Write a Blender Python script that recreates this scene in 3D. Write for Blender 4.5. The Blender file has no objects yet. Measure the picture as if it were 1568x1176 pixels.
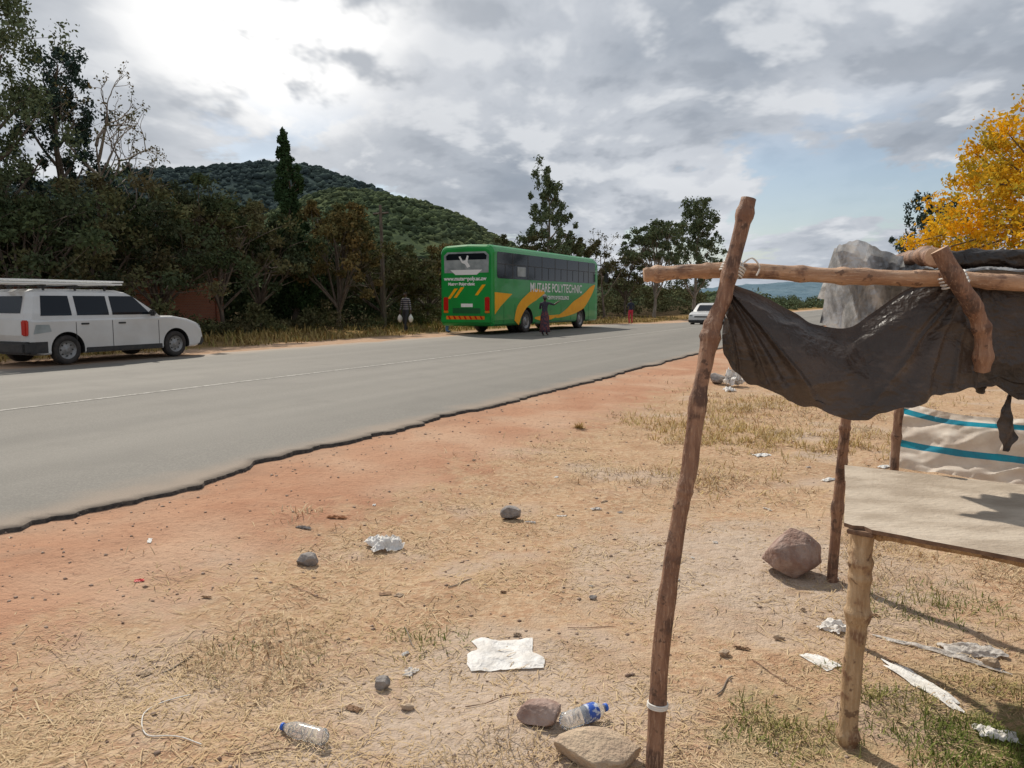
import bpy, math, numpy as np
import bmesh
from mathutils import Vector, Matrix
R=np.random.RandomState
scene=bpy.context.scene
scene.view_settings.view_transform='Standard'
scene.view_settings.look='None'
scene.view_settings.exposure=0
# ---------------------------------------------------------------- helpers
def link(o):
    scene.collection.objects.link(o); return o
def mesh_obj(name,V,F,mats=(),mi=None,smooth=False,parent=None,loc=None):
    me=bpy.data.meshes.new(name)
    if isinstance(F,np.ndarray):
        V=np.asarray(V,dtype=np.float32); n=len(F); k=F.shape[1]
        me.vertices.add(len(V)); me.vertices.foreach_set('co',V.ravel())
        me.loops.add(n*k); me.loops.foreach_set('vertex_index',F.astype(np.int32).ravel())
        me.polygons.add(n); me.polygons.foreach_set('loop_start',np.arange(0,n*k,k,dtype=np.int32))
        me.polygons.foreach_set('loop_total',np.full(n,k,dtype=np.int32))
        me.update(calc_edges=True)
    else:
        me.from_pydata([tuple(map(float,v)) for v in V],[],[tuple(f) for f in F]); me.update()
    for m in mats: me.materials.append(m)
    if mi is not None: me.polygons.foreach_set('material_index',np.asarray(mi,dtype=np.int32))
    if smooth: me.polygons.foreach_set('use_smooth',np.ones(len(me.polygons),dtype=bool))
    me.validate()
    o=link(bpy.data.objects.new(name,me))
    if parent: o.parent=parent
    if loc is not None: o.location=loc
    return o
def empty(name,loc,rotz=0,scale=1):
    e=link(bpy.data.objects.new(name,None)); e.location=loc; e.rotation_euler=(0,0,rotz); e.scale=(scale,)*3
    e.empty_display_size=.2
    return e
def hash2(ix,iy,seed):
    h=(ix.astype(np.int64)*374761393+iy.astype(np.int64)*668265263+seed*1442695041)&0x7fffffff
    h=((h^(h>>13))*1274126177)&0x7fffffff
    return ((h^(h>>16))&0xffff)/65535.0
def vn(x,y,seed=0):
    x=np.asarray(x,float); y=np.asarray(y,float)
    ix=np.floor(x); iy=np.floor(y); fx=x-ix; fy=y-iy
    fx=fx*fx*(3-2*fx); fy=fy*fy*(3-2*fy)
    ix=ix.astype(np.int64); iy=iy.astype(np.int64)
    a=hash2(ix,iy,seed);b=hash2(ix+1,iy,seed);c=hash2(ix,iy+1,seed);d=hash2(ix+1,iy+1,seed)
    return (a*(1-fx)+b*fx)*(1-fy)+(c*(1-fx)+d*fx)*fy
def fbm(x,y,seed=0,o=4):
    s=0;a=.5;t=0
    for i in range(o):
        s=s+a*vn(x*2**i,y*2**i,seed+i*17); t+=a; a*=.5
    return s/t
def sstep(a,b,x):
    t=np.clip((np.asarray(x,float)-a)/(b-a),0,1); return t*t*(3-2*t)
def US(x,y): return -.891*(x+.72)+.454*(y-10), .454*(x+.72)+.891*(y-10)
def XY(u,s): return -.72-.891*u+.454*s, 10+.454*u+.891*s
def road_z(u,y): return .15+.012*u-.3*sstep(42,62,y)
def H(x,y):
    x=np.asarray(x,float); y=np.asarray(y,float)
    u,s=US(x,y)
    near=.112*sstep(-2.6,-.2,u)
    nz=(fbm(x*.5,y*.5,3)-.5)*.14*sstep(-1.2,-2.5,u)+(fbm(x*2.2,y*2.2,5)-.5)*.055*sstep(0,-1.8,u)+(fbm(x*9,y*9,9,2)-.5)*.013*sstep(0,-.3,u)
    mid=.15+.012*u-.06
    far=.27+.3*sstep(13,20,u)+(fbm(x*.6,y*.6,8)-.5)*.12*sstep(11.5,14,u)
    z=np.where(u<-.0,near+nz,np.where(u<10.2,mid+.0*u,mid+(far-mid)*sstep(10.2,10.75,u)))
    z=z+np.where((u>=0)&(u<.3),(near-mid)*(1-u/.3),0)
    return z-.3*sstep(42,62,y)
def Hf(x,y): return float(H(np.array([x]),np.array([y]))[0])
# ---------------------------------------------------------------- material helpers
class NT:
    def __init__(s,nt): s.nt=nt
    def n(s,t,**k):
        nd=s.nt.nodes.new(t)
        for a,b in k.items(): setattr(nd,a,b)
        return nd
    def l(s,a,b): s.nt.links.new(a,b)
    def set(s,inp,v):
        if isinstance(v,bpy.types.NodeSocket): s.l(v,inp)
        else: inp.default_value=v
    def math(s,op,a,b=0,clamp=False):
        nd=s.n('ShaderNodeMath',operation=op,use_clamp=clamp); s.set(nd.inputs[0],a); s.set(nd.inputs[1],b); return nd.outputs[0]
    def step(s,x,a,b,lo=0,hi=1):
        nd=s.n('ShaderNodeMapRange',interpolation_type='SMOOTHSTEP'); s.set(nd.inputs['Value'],x)
        if a>b: a,b=b,a; lo,hi=hi,lo
        nd.inputs['From Min'].default_value=a; nd.inputs['From Max'].default_value=b
        nd.inputs['To Min'].default_value=lo; nd.inputs['To Max'].default_value=hi
        return nd.outputs[0]
    def mix(s,f,a,b,mode='MIX'):
        nd=s.n('ShaderNodeMix',data_type='RGBA',blend_type=mode); s.set(nd.inputs['Factor'],f)
        s.set(nd.inputs[6],a if not isinstance(a,tuple) else (*a,1)[:4])
        s.set(nd.inputs[7],b if not isinstance(b,tuple) else (*b,1)[:4]); return nd.outputs[2]
    def noise(s,vec,scale,detail=4,rough=.55,dist=0):
        nd=s.n('ShaderNodeTexNoise'); 
        if vec is not None: s.l(vec,nd.inputs['Vector'])
        nd.inputs['Scale'].default_value=scale; nd.inputs['Detail'].default_value=detail
        nd.inputs['Roughness'].default_value=rough; nd.inputs['Distortion'].default_value=dist
        return nd.outputs['Fac']
    def ridge(s,vec,scale,detail=3,dist=.4):
        n=s.noise(vec,scale,detail,.5,dist); return s.math('SUBTRACT',1,s.math('MULTIPLY',s.math('ABSOLUTE',s.math('SUBTRACT',n,.5)),5),clamp=True)
    def mapping(s,vec,scale=(1,1,1),loc=(0,0,0),rot=(0,0,0)):
        nd=s.n('ShaderNodeMapping'); s.l(vec,nd.inputs[0]); nd.inputs['Scale'].default_value=scale
        nd.inputs['Location'].default_value=loc; nd.inputs['Rotation'].default_value=rot; return nd.outputs[0]
    def bump(s,h,strength=.5,dist=.02,normal=None):
        nd=s.n('ShaderNodeBump'); s.l(h,nd.inputs['Height']); nd.inputs['Strength'].default_value=strength; nd.inputs['Distance'].default_value=dist
        if normal is not None: s.l(normal,nd.inputs['Normal'])
        return nd.outputs[0]
def newmat(name):
    m=bpy.data.materials.new(name); m.use_nodes=True
    nt=m.node_tree; b=nt.nodes['Principled BSDF']; return m,NT(nt),b
def newdiff(name):
    m=bpy.data.materials.new(name); m.use_nodes=True; nt=m.node_tree; nt.nodes.remove(nt.nodes['Principled BSDF'])
    b=nt.nodes.new('ShaderNodeBsdfDiffuse'); nt.links.new(b.outputs[0],nt.nodes['Material Output'].inputs['Surface']); return m,NT(nt),b
def pmat(name,c1,c2=None,scale=5,rough=.8,metal=0,bump=0,bscale=None,stretch=(1,1,1),spec=.5,coat=0,detail=5,contrast=(.3,.7),bdist=.02):
    m,T,b=newmat(name)
    tc=T.n('ShaderNodeTexCoord').outputs['Object']; v=T.mapping(tc,stretch)
    if c2 is not None:
        f=T.step(T.noise(v,scale,detail),*contrast); T.l(T.mix(f,tuple(c1),tuple(c2)),b.inputs['Base Color'])
    else: b.inputs['Base Color'].default_value=(*c1,1)
    b.inputs['Roughness'].default_value=rough; b.inputs['Metallic'].default_value=metal
    b.inputs['Specular IOR Level'].default_value=spec
    b.inputs['Coat Weight'].default_value=coat
    if bump: T.l(T.bump(T.noise(v,bscale or scale*3,6),bump,bdist),b.inputs['Normal'])
    return m
def leafmat(name,c1,c2,c3,trans=0):
    m,T,b=newdiff(name)
    g=T.n('ShaderNodeNewGeometry'); 
    f=T.noise(g.outputs['Position'],.9,2)
    c=T.mix(g.outputs['Random Per Island'],c1,c2); c=T.mix(T.step(f,.35,.7),c,c3)
    T.l(c,b.inputs['Color'])
    if trans:
        tr=T.n('ShaderNodeBsdfTranslucent'); T.l(c,tr.inputs['Color'])
        mx=T.n('ShaderNodeMixShader'); mx.inputs[0].default_value=trans
        T.l(b.outputs[0],mx.inputs[1]); T.l(tr.outputs[0],mx.inputs[2])
        T.l(mx.outputs[0],m.node_tree.nodes['Material Output'].inputs['Surface'])
    return m
# ---------------------------------------------------------------- camera
cam=link(bpy.data.objects.new('camera',bpy.data.cameras.new('camera')))
cam.location=(0,0,1.6); cam.rotation_euler=(math.radians(90-6.1),0,0)
cam.data.sensor_width=36; cam.data.lens=27.05; cam.data.clip_start=.05; cam.data.clip_end=9000
scene.camera=cam
# ---------------------------------------------------------------- light
SAZ=math.radians(-26); SEL=math.radians(46)
sd=Vector((math.sin(SAZ)*math.cos(SEL),math.cos(SAZ)*math.cos(SEL),math.sin(SEL)))
sl=bpy.data.lights.new('sun','SUN'); sl.energy=4.0; sl.angle=math.radians(.8); sl.color=(1,.93,.82)
so=link(bpy.data.objects.new('sun',sl)); so.rotation_euler=sd.to_track_quat('Z','Y').to_euler(); so.location=(-20,30,40)
w=bpy.data.worlds.new('World'); w.name='sky'; scene.world=w; w.use_nodes=True
T=NT(w.node_tree); bg=w.node_tree.nodes['Background']
sky=T.n('ShaderNodeTexSky',sky_type='NISHITA'); sky.sun_disc=False; sky.sun_elevation=SEL; sky.sun_rotation=SAZ
gen=T.n('ShaderNodeTexCoord').outputs['Generated']
sx=T.n('ShaderNodeSeparateXYZ'); T.l(gen,sx.inputs[0])
z=T.math('MAXIMUM',sx.outputs[2],0.0); zz=T.math('ADD',z,.24)
cx=T.n('ShaderNodeCombineXYZ'); T.l(T.math('DIVIDE',sx.outputs[0],zz),cx.inputs[0]); T.l(T.math('DIVIDE',sx.outputs[1],zz),cx.inputs[1])
P=cx.outputs[0]
def dens(off):
    q=T.mapping(P,(1,.8,1),(off[0],off[1],0))
    a=T.noise(q,1.35,6,.60,.15); b=T.noise(T.mapping(q,(1,1,1),(4.2,1.1,3)),4.0,2,.55)
    return T.math('ADD',T.math('MULTIPLY',a,.74),T.math('MULTIPLY',b,.26)),a
D0,A0=dens((5.3,2.9)); D1,_=dens((5.3+.045,2.9-.09))
n3=T.noise(T.mapping(P,(1,1,1),(2.3,6.1,2)),.6,2,.5)
lit=T.math('SUBTRACT',D0,D1)
thick=T.step(T.math('ADD',T.math('MULTIPLY',D0,.6),T.math('MULTIPLY',n3,.4)),.40,.58)
cloud=T.mix(thick,(6.4,6.7,7.2),(3.1,3.55,4.2))
cloud=T.mix(T.math('MULTIPLY',T.step(lit,.0,.075),.75),cloud,(7.8,8.0,8.3))
cloud=T.mix(T.math('MULTIPLY',T.step(lit,.0,-.08),.6),cloud,(2.6,3.0,3.6))
def glow(az,el,a,b):
    az=math.radians(az); el=math.radians(el)
    d=T.n('ShaderNodeVectorMath',operation='DOT_PRODUCT'); T.l(gen,d.inputs[0]); d.inputs[1].default_value=(math.sin(az)*math.cos(el),math.cos(az)*math.cos(el),math.sin(el))
    return T.step(d.outputs['Value'],a,b)
g0=glow(-20,22,.92,1.0); cloud=T.mix(T.math('MULTIPLY',g0,.28),cloud,(8.2,8.2,8.2))
g1=glow(-17,21,.978,.9998); gm=T.math('MULTIPLY',g1,T.step(T.math('SUBTRACT',D0,T.math('MULTIPLY',lit,2.0)),.58,.44)); cloud=T.mix(gm,cloud,(12.8,12.6,12.3))
g2=glow(-26,46,.93,1.0); cloud=T.mix(T.math('MULTIPLY',g2,.7),cloud,(11.5,11.2,10.8))
skyb=T.mix(.10,sky.outputs[0],(5,5,5))
low=T.step(sx.outputs[2],.26,.14)
gap=T.math('MULTIPLY',T.step(A0,.46,.415),low)
col=T.mix(T.math('MULTIPLY',gap,.9),cloud,skyb)
hz=T.step(sx.outputs[2],.09,0); col=T.mix(T.math('MULTIPLY',hz,.5),col,(5.8,6.3,7.0))
T.l(col,bg.inputs['Color']); bg.inputs['Strength'].default_value=.1
# ---------------------------------------------------------------- ground
def ground_material():
    m,T,b=newdiff('ground_mat')
    pos=T.n('ShaderNodeNewGeometry').outputs['Position']
    d=T.n('ShaderNodeVectorMath',operation='DOT_PRODUCT'); T.l(pos,d.inputs[0]); d.inputs[1].default_value=(-.891,.454,0)
    u=T.math('ADD',d.outputs['Value'],-5.18)
    nA=T.noise(pos,.8,3); nB=T.noise(pos,3.2,4,.62); nC=T.noise(pos,22,4,.65); nD=T.noise(pos,90,2,.6)
    uw=T.math('ADD',u,T.math('MULTIPLY',T.math('SUBTRACT',nB,.5),1.9))
    orange=T.mix(T.step(nB,.3,.7),(.47,.275,.18),(.41,.22,.14))
    orange=T.mix(T.step(nA,.42,.66),orange,(.51,.335,.23))
    orange=T.mix(T.math('MULTIPLY',T.step(nC,.52,.68),.5),orange,(.32,.18,.12))
    straw=T.mix(T.step(nB,.35,.65),(.46,.31,.195),(.41,.25,.155))
    straw=T.mix(T.step(nC,.42,.64),straw,(.53,.385,.255))
    straw=T.mix(T.math('MULTIPLY',T.step(nD,.55,.7),.6),straw,(.25,.165,.105))
    dust=T.mix(T.step(nC,.35,.65),(.54,.445,.36),(.42,.33,.26))
    def blob(cx,cy,r0,r1,amp):
        v=T.n('ShaderNodeVectorMath',operation='DISTANCE'); T.l(pos,v.inputs[0]); v.inputs[1].default_value=(cx,cy,0)
        return T.step(T.math('ADD',v.outputs['Value'],T.math('MULTIPLY',T.math('SUBTRACT',nB,.5),amp)),r1,r0)
    f=T.math('MAXIMUM',blob(-.1,2.9,.3,1.1,1.6),blob(1.5,4.6,.5,1.5,1.8))
    f=T.math('MAXIMUM',f,T.math('MULTIPLY',T.step(nA,.52,.64),.8))
    c=T.mix(T.math('MULTIPLY',f,.8),straw,dust)
    c=T.mix(T.math('MULTIPLY',T.step(T.noise(pos,1.7,3),.56,.66),.45),c,(.36,.225,.135))
    g=T.math('MULTIPLY',T.math('MAXIMUM',blob(2.0,2.7,.2,.7,.8),T.math('MULTIPLY',blob(1.05,2.75,.1,.4,.6),.6)),T.step(nC,.3,.6))
    c=T.mix(T.math('MULTIPLY',g,.8),c,(.13,.15,.045))
    c=T.mix(T.step(uw,-2.1,-1.2),c,orange)
    c=T.mix(T.math('MULTIPLY',T.step(uw,-.55,-.05),.35),c,(.36,.25,.18))
    sh=T.mix(T.step(nB,.3,.7),(.42,.28,.19),(.48,.34,.24))
    c=T.mix(T.step(u,9,10),c,sh)
    verge=T.mix(T.step(nB,.3,.7),(.30,.20,.09),(.22,.15,.07))
    c=T.mix(T.step(uw,12.2,13.4),c,verge)
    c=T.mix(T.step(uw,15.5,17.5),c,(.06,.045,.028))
    T.l(c,b.inputs['Color'])
    h=T.math('ADD',T.math('MULTIPLY',nC,.6),T.math('MULTIPLY',nD,.3)); h=T.math('ADD',h,nB)
    T.l(T.bump(h,.85,.035),b.inputs['Normal'])
    return m
def axis(segs):
    out=[segs[0][0]]
    for a,b,n in segs: out+=list(np.linspace(a,b,n+1)[1:])
    return np.array(out)
ul=axis([(-3000,-300,8),(-300,-40,14),(-40,-9,30),(-9,-.3,180),(-.3,.3,12),(.3,10.2,6),(10.2,10.8,6),(10.8,30,40),(30,300,16),(300,3000,8)])
slx=axis([(-600,-30,8),(-30,-9,20),(-9,2,200),(2,20,110),(20,70,80),(70,400,30),(400,3200,12)])
uu,ss=np.meshgrid(ul,slx,indexing='ij'); gx,gy=XY(uu,ss)
gz=H(gx,gy); V=np.stack([gx,gy,gz],-1).reshape(-1,3)
def gridF(a,b):
    i=np.arange(a*b).reshape(a,b); return np.stack([i[:-1,:-1],i[1:,:-1],i[1:,1:],i[:-1,1:]],-1).reshape(-1,4)
F=gridF(len(ul),len(slx))[:,::-1]
mesh_obj('ground',V,F,[ground_material()],smooth=True)
# road
def road_material():
    m,T,b=newmat('asphalt')
    pos=T.n('ShaderNodeNewGeometry').outputs['Position']
    rot=T.mapping(pos,(1,1,1),(0,0,0),(0,0,math.radians(27)))
    st=T.mapping(rot,(1,.05,1))
    a=T.noise(st,1.3,4); bb=T.noise(pos,60,3,.7); cc=T.noise(pos,1.2,4); a2=T.noise(st,.45,2)
    c=T.mix(T.step(a,.3,.7),(.160,.148,.129),(.20,.185,.162))
    c=T.mix(T.math('MULTIPLY',T.step(a2,.45,.6),.6),c,(.135,.126,.111))
    c=T.mix(T.math('MULTIPLY',T.step(bb,.4,.7),.5),c,(.28,.26,.225))
    c=T.mix(T.math('MULTIPLY',T.step(cc,.5,.7),.3),c,(.13,.12,.105))
    d=T.n('ShaderNodeVectorMath',operation='DOT_PRODUCT'); T.l(pos,d.inputs[0]); d.inputs[1].default_value=(-.891,.454,0)
    u=T.math('ADD',T.math('ADD',d.outputs['Value'],-5.18),T.math('MULTIPLY',T.math('SUBTRACT',cc,.5),.7))
    c=T.mix(T.math('MULTIPLY',T.step(u,.45,.0),.5),c,(.33,.24,.17)); c=T.mix(T.math('MULTIPLY',T.step(u,9.9,10.6),.6),c,(.36,.27,.20))
    T.l(c,b.inputs['Base Color']); b.inputs['Roughness'].default_value=.78; b.inputs['Specular IOR Level'].default_value=.3
    T.l(T.bump(bb,.5,.006),b.inputs['Normal']); return m
asph=road_material(); edge=pmat('broken_asphalt_edge',(.035,.03,.028),(.10,.08,.065),20,.95,bump=.8,bdist=.02)
rs=axis([(-40,-10,60),(-10,12,550),(12,40,250),(40,120,160),(120,900,80)])
ue=(fbm(rs*1.1,rs*0,21,5)-.5)*.34+(vn(rs*9,rs*0,4)-.5)*.07+(vn(rs*30,rs*0,4)-.5)*.03
ue+=.14*np.exp(-((rs+3.5)/.35)**2)-.10*np.exp(-((rs+4.3)/.4)**2)
uf=10.65+(fbm(rs*.9,rs*0,33,4)-.5)*.6
cols=[]
for k,f in enumerate([0,0,.012,.1,.3,.5,.75,1,1]):
    u_=ue+(uf-ue)*f; x,y=XY(u_,rs); zz_=road_z(u_,y)
    if k==0: u2=ue-.010; x,y=XY(u2,rs); zz_=H(x,y)-.03
    if k==1: zz_=zz_-.010*vn(rs*4,rs*0,9)
    if k==8: x,y=XY(uf+.06,rs); zz_=zz_-.06
    cols.append(np.stack([x,y,zz_],-1))
V=np.stack(cols,0).reshape(-1,3); F=gridF(9,len(rs))[:,::-1]; mi=np.zeros(len(F),int); mi[:len(rs)-1]=1
mesh_obj('road',V,F,[asph,edge],mi)
m_,T,b=newmat('worn_road_paint'); lm=m_
pos=T.n('ShaderNodeNewGeometry').outputs['Position']
T.l(T.mix(T.step(T.noise(pos,9,5,.75),.42,.60),(.215,.20,.176),(.42,.40,.36)),b.inputs['Base Color']); b.inputs['Roughness'].default_value=.78; b.inputs['Specular IOR Level'].default_value=.3
def line(name,uc,wd,segs):
    V=[];F=[]
    for a,b in segs:
        s_=np.linspace(a,b,max(2,int((b-a)/1.5)+1))
        for i,sv in enumerate(s_):
            for q in (-wd/2,wd/2):
                x,y=XY(uc+q,sv); V.append((x,y,float(road_z(uc+q,y))+.004))
            if i: n=len(V); F.append((n-4,n-3,n-1,n-2))
    mesh_obj(name,V,F,[lm])
line('road_centre_line',5.1,.10,[(-30,300)])
# ---------------------------------------------------------------- hills
def ico(sub):
    bm=bmesh.new(); bmesh.ops.create_icosphere(bm,subdivisions=sub,radius=1); V=np.array([v.co[:] for v in bm.verts]); F=np.array([[v.index for v in f.verts] for f in bm.faces]); bm.free(); return V,F
def hill_mat(name,c1,c2,c3,sc):
    m,T,b=newdiff(name); g=T.n('ShaderNodeNewGeometry'); pos=g.outputs['Position']
    a=T.noise(pos,.007*sc,5,.6); bb=T.noise(pos,.06*sc,5,.7)
    c=T.mix(T.step(a,.42,.58),c1,c2); c=T.mix(T.step(bb,.40,.62),c,c3)
    c=T.mix(T.math('MULTIPLY',g.outputs['Random Per Island'],.5),c,c3)
    T.l(c,b.inputs['Color'])
    T.l(T.bump(bb,.8,5/sc),b.inputs['Normal']); return m
def hill(name,prof,Rr,dpt,mat,amp,seed,n=360,m=90,trees=0,tr=4.0):
    px=np.array([p[0] for p in prof],float); py=np.array([p[1] for p in prof],float)
    pp=np.linspace(px[0],px[-1],n); top=(462-np.interp(pp,px,py))/1178*Rr
    k=np.ones(9)/9; tp=np.convolve(np.pad(top,4,'edge'),k,'valid')
    def Zf(PP,YY):
        X=(PP-784)/1178*YY; t=(YY-(Rr-dpt))/dpt; shape=np.where(t<1,.35*np.clip(t,0,1)+.65*sstep(0,1,t),1-.6*(t-1)**2)
        gul=(fbm(X*.012,YY*.012,seed,4)-.5)
        return X,np.interp(PP,pp,tp)*shape*(1+gul*.3*np.clip(1-t,0,1)*2)+(fbm(X*.05,YY*.05,seed+5,3)-.5)*amp*np.clip(t*3,0,1)-.4
    Y=np.linspace(Rr-dpt,Rr+dpt*.35,m); PP,YY=np.meshgrid(pp,Y,indexing='ij'); X,Z=Zf(PP,YY)
    V=np.stack([X,YY,Z],-1).reshape(-1,3); F=gridF(n,m)
    F3=np.concatenate([F[:,[0,1,2]],F[:,[0,2,3]]])
    if trees:
        rng=R(seed); Iv,If=ico(1); P_=rng.uniform(px[0],px[-1],trees); Y_=Rr-dpt+dpt*1.08*rng.rand(trees)**.8; Xt,Zt=Zf(P_,Y_)
        keep=vn(Xt*.02,Y_*.02,3)+rng.rand(trees)*.6>.45; P_,Y_,Xt,Zt=P_[keep],Y_[keep],Xt[keep],Zt[keep]; nt=len(P_)
        r=tr*rng.uniform(.35,1.2,nt)*(.6+.7*vn(Xt*.03,Y_*.03,8)); B=Iv[None]*r[:,None,None]*rng.uniform(.6,1.35,(nt,len(Iv),1))*np.array([1,1,.8])+np.stack([Xt,Y_,Zt+r*.3],-1)[:,None]
        F2=(If[None]+np.arange(nt)[:,None,None]*len(Iv)).reshape(-1,3)+len(V); V=np.concatenate([V,B.reshape(-1,3)]); F3=np.concatenate([F3,F2])
    mesh_obj(name,V,F3,[mat],smooth=False)
hill('forested_hill',[(-500,330),(-100,300),(60,290),(150,278),(230,266),(300,264),(360,261),(420,257),(480,262),(540,282),(600,306),(700,347),(800,400),(950,450)],1000,520,hill_mat('hill_dark_hazed',(.055,.075,.072),(.07,.095,.08),(.045,.062,.062),1),9,2,trees=13000,tr=4.4)  # greens lightened and blued: aerial haze is painted into the colour
hill('forested_hill',[(300,400),(380,350),(450,316),(520,295),(580,299),(620,308),(680,324),(720,343),(770,370),(820,396),(900,425),(1000,445),(1150,458)],640,330,hill_mat('hill_green_hazed',(.09,.115,.055),(.135,.155,.075),(.06,.08,.048),1.5),7,7,trees=10000,tr=2.7)  # front ridge greens raised a little to paint in thinner haze
hill('distant_hills',[(900,462),(1000,452),(1080,440),(1150,434),(1240,430),(1300,434),(1400,428),(1600,424),(1900,440),(2300,450)],1900,700,hill_mat('hill_far_hazed',(.13,.19,.24),(.16,.22,.26),(.11,.17,.21),.5),8,11,200,30)  # blue tone is distance haze baked into the base colours
# ---------------------------------------------------------------- vegetation
def tube(path,rad,sides=8):
    path=np.asarray(path,float); n=len(path); rad=np.broadcast_to(np.asarray(rad,float),(n,))
    tg=np.gradient(path,axis=0); tg/=np.linalg.norm(tg,axis=1)[:,None]+1e-9
    ref=np.array([0,0,1.]) if abs(tg[:,2].mean())<.8 else np.array([1.,0,0])
    a=np.cross(tg,ref); a/=np.linalg.norm(a,axis=1)[:,None]+1e-9; b=np.cross(tg,a)
    th=np.arange(sides)*2*np.pi/sides
    V=path[:,None,:]+rad[:,None,None]*(np.cos(th)[None,:,None]*a[:,None,:]+np.sin(th)[None,:,None]*b[:,None,:])
    i=np.arange(n*sides).reshape(n,sides); j=np.roll(i,-1,1)
    F=np.stack([i[:-1],i[1:],j[1:],j[:-1]],-1).reshape(-1,4)
    return V.reshape(-1,3),F
def leaves(C,Rd,nper,size,rng,shell=.5,droop=0):
    N=len(C); idx=np.repeat(np.arange(N),nper); n=len(idx)
    d=rng.normal(size=(n,3)); d/=np.linalg.norm(d,axis=1)[:,None]
    r=rng.rand(n)**shell; P=C[idx]+d*Rd[idx]*r[:,None]*(.7+.6*rng.rand(n))[:,None]
    a=rng.normal(size=(n,3)); a[:,2]-=droop; a/=np.linalg.norm(a,axis=1)[:,None]
    b=np.cross(a,rng.normal(size=(n,3))); b/=np.linalg.norm(b,axis=1)[:,None]+1e-9
    L=(size*(.55+.9*rng.rand(n)))[:,None]*.5
    V=np.stack([P-a*L,P+b*L*.5,P+a*L,P-b*L*.5],1).reshape(-1,3)
    F=np.arange(n*4).reshape(n,4); return V,F
bark=pmat('bark',(.10,.075,.055),(.19,.15,.12),4,.95,bump=.6,stretch=(3,3,.6))
barkpale=pmat('bark_pale',(.30,.26,.21),(.18,.14,.11),3,.9,bump=.4,stretch=(2,2,.6))
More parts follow.
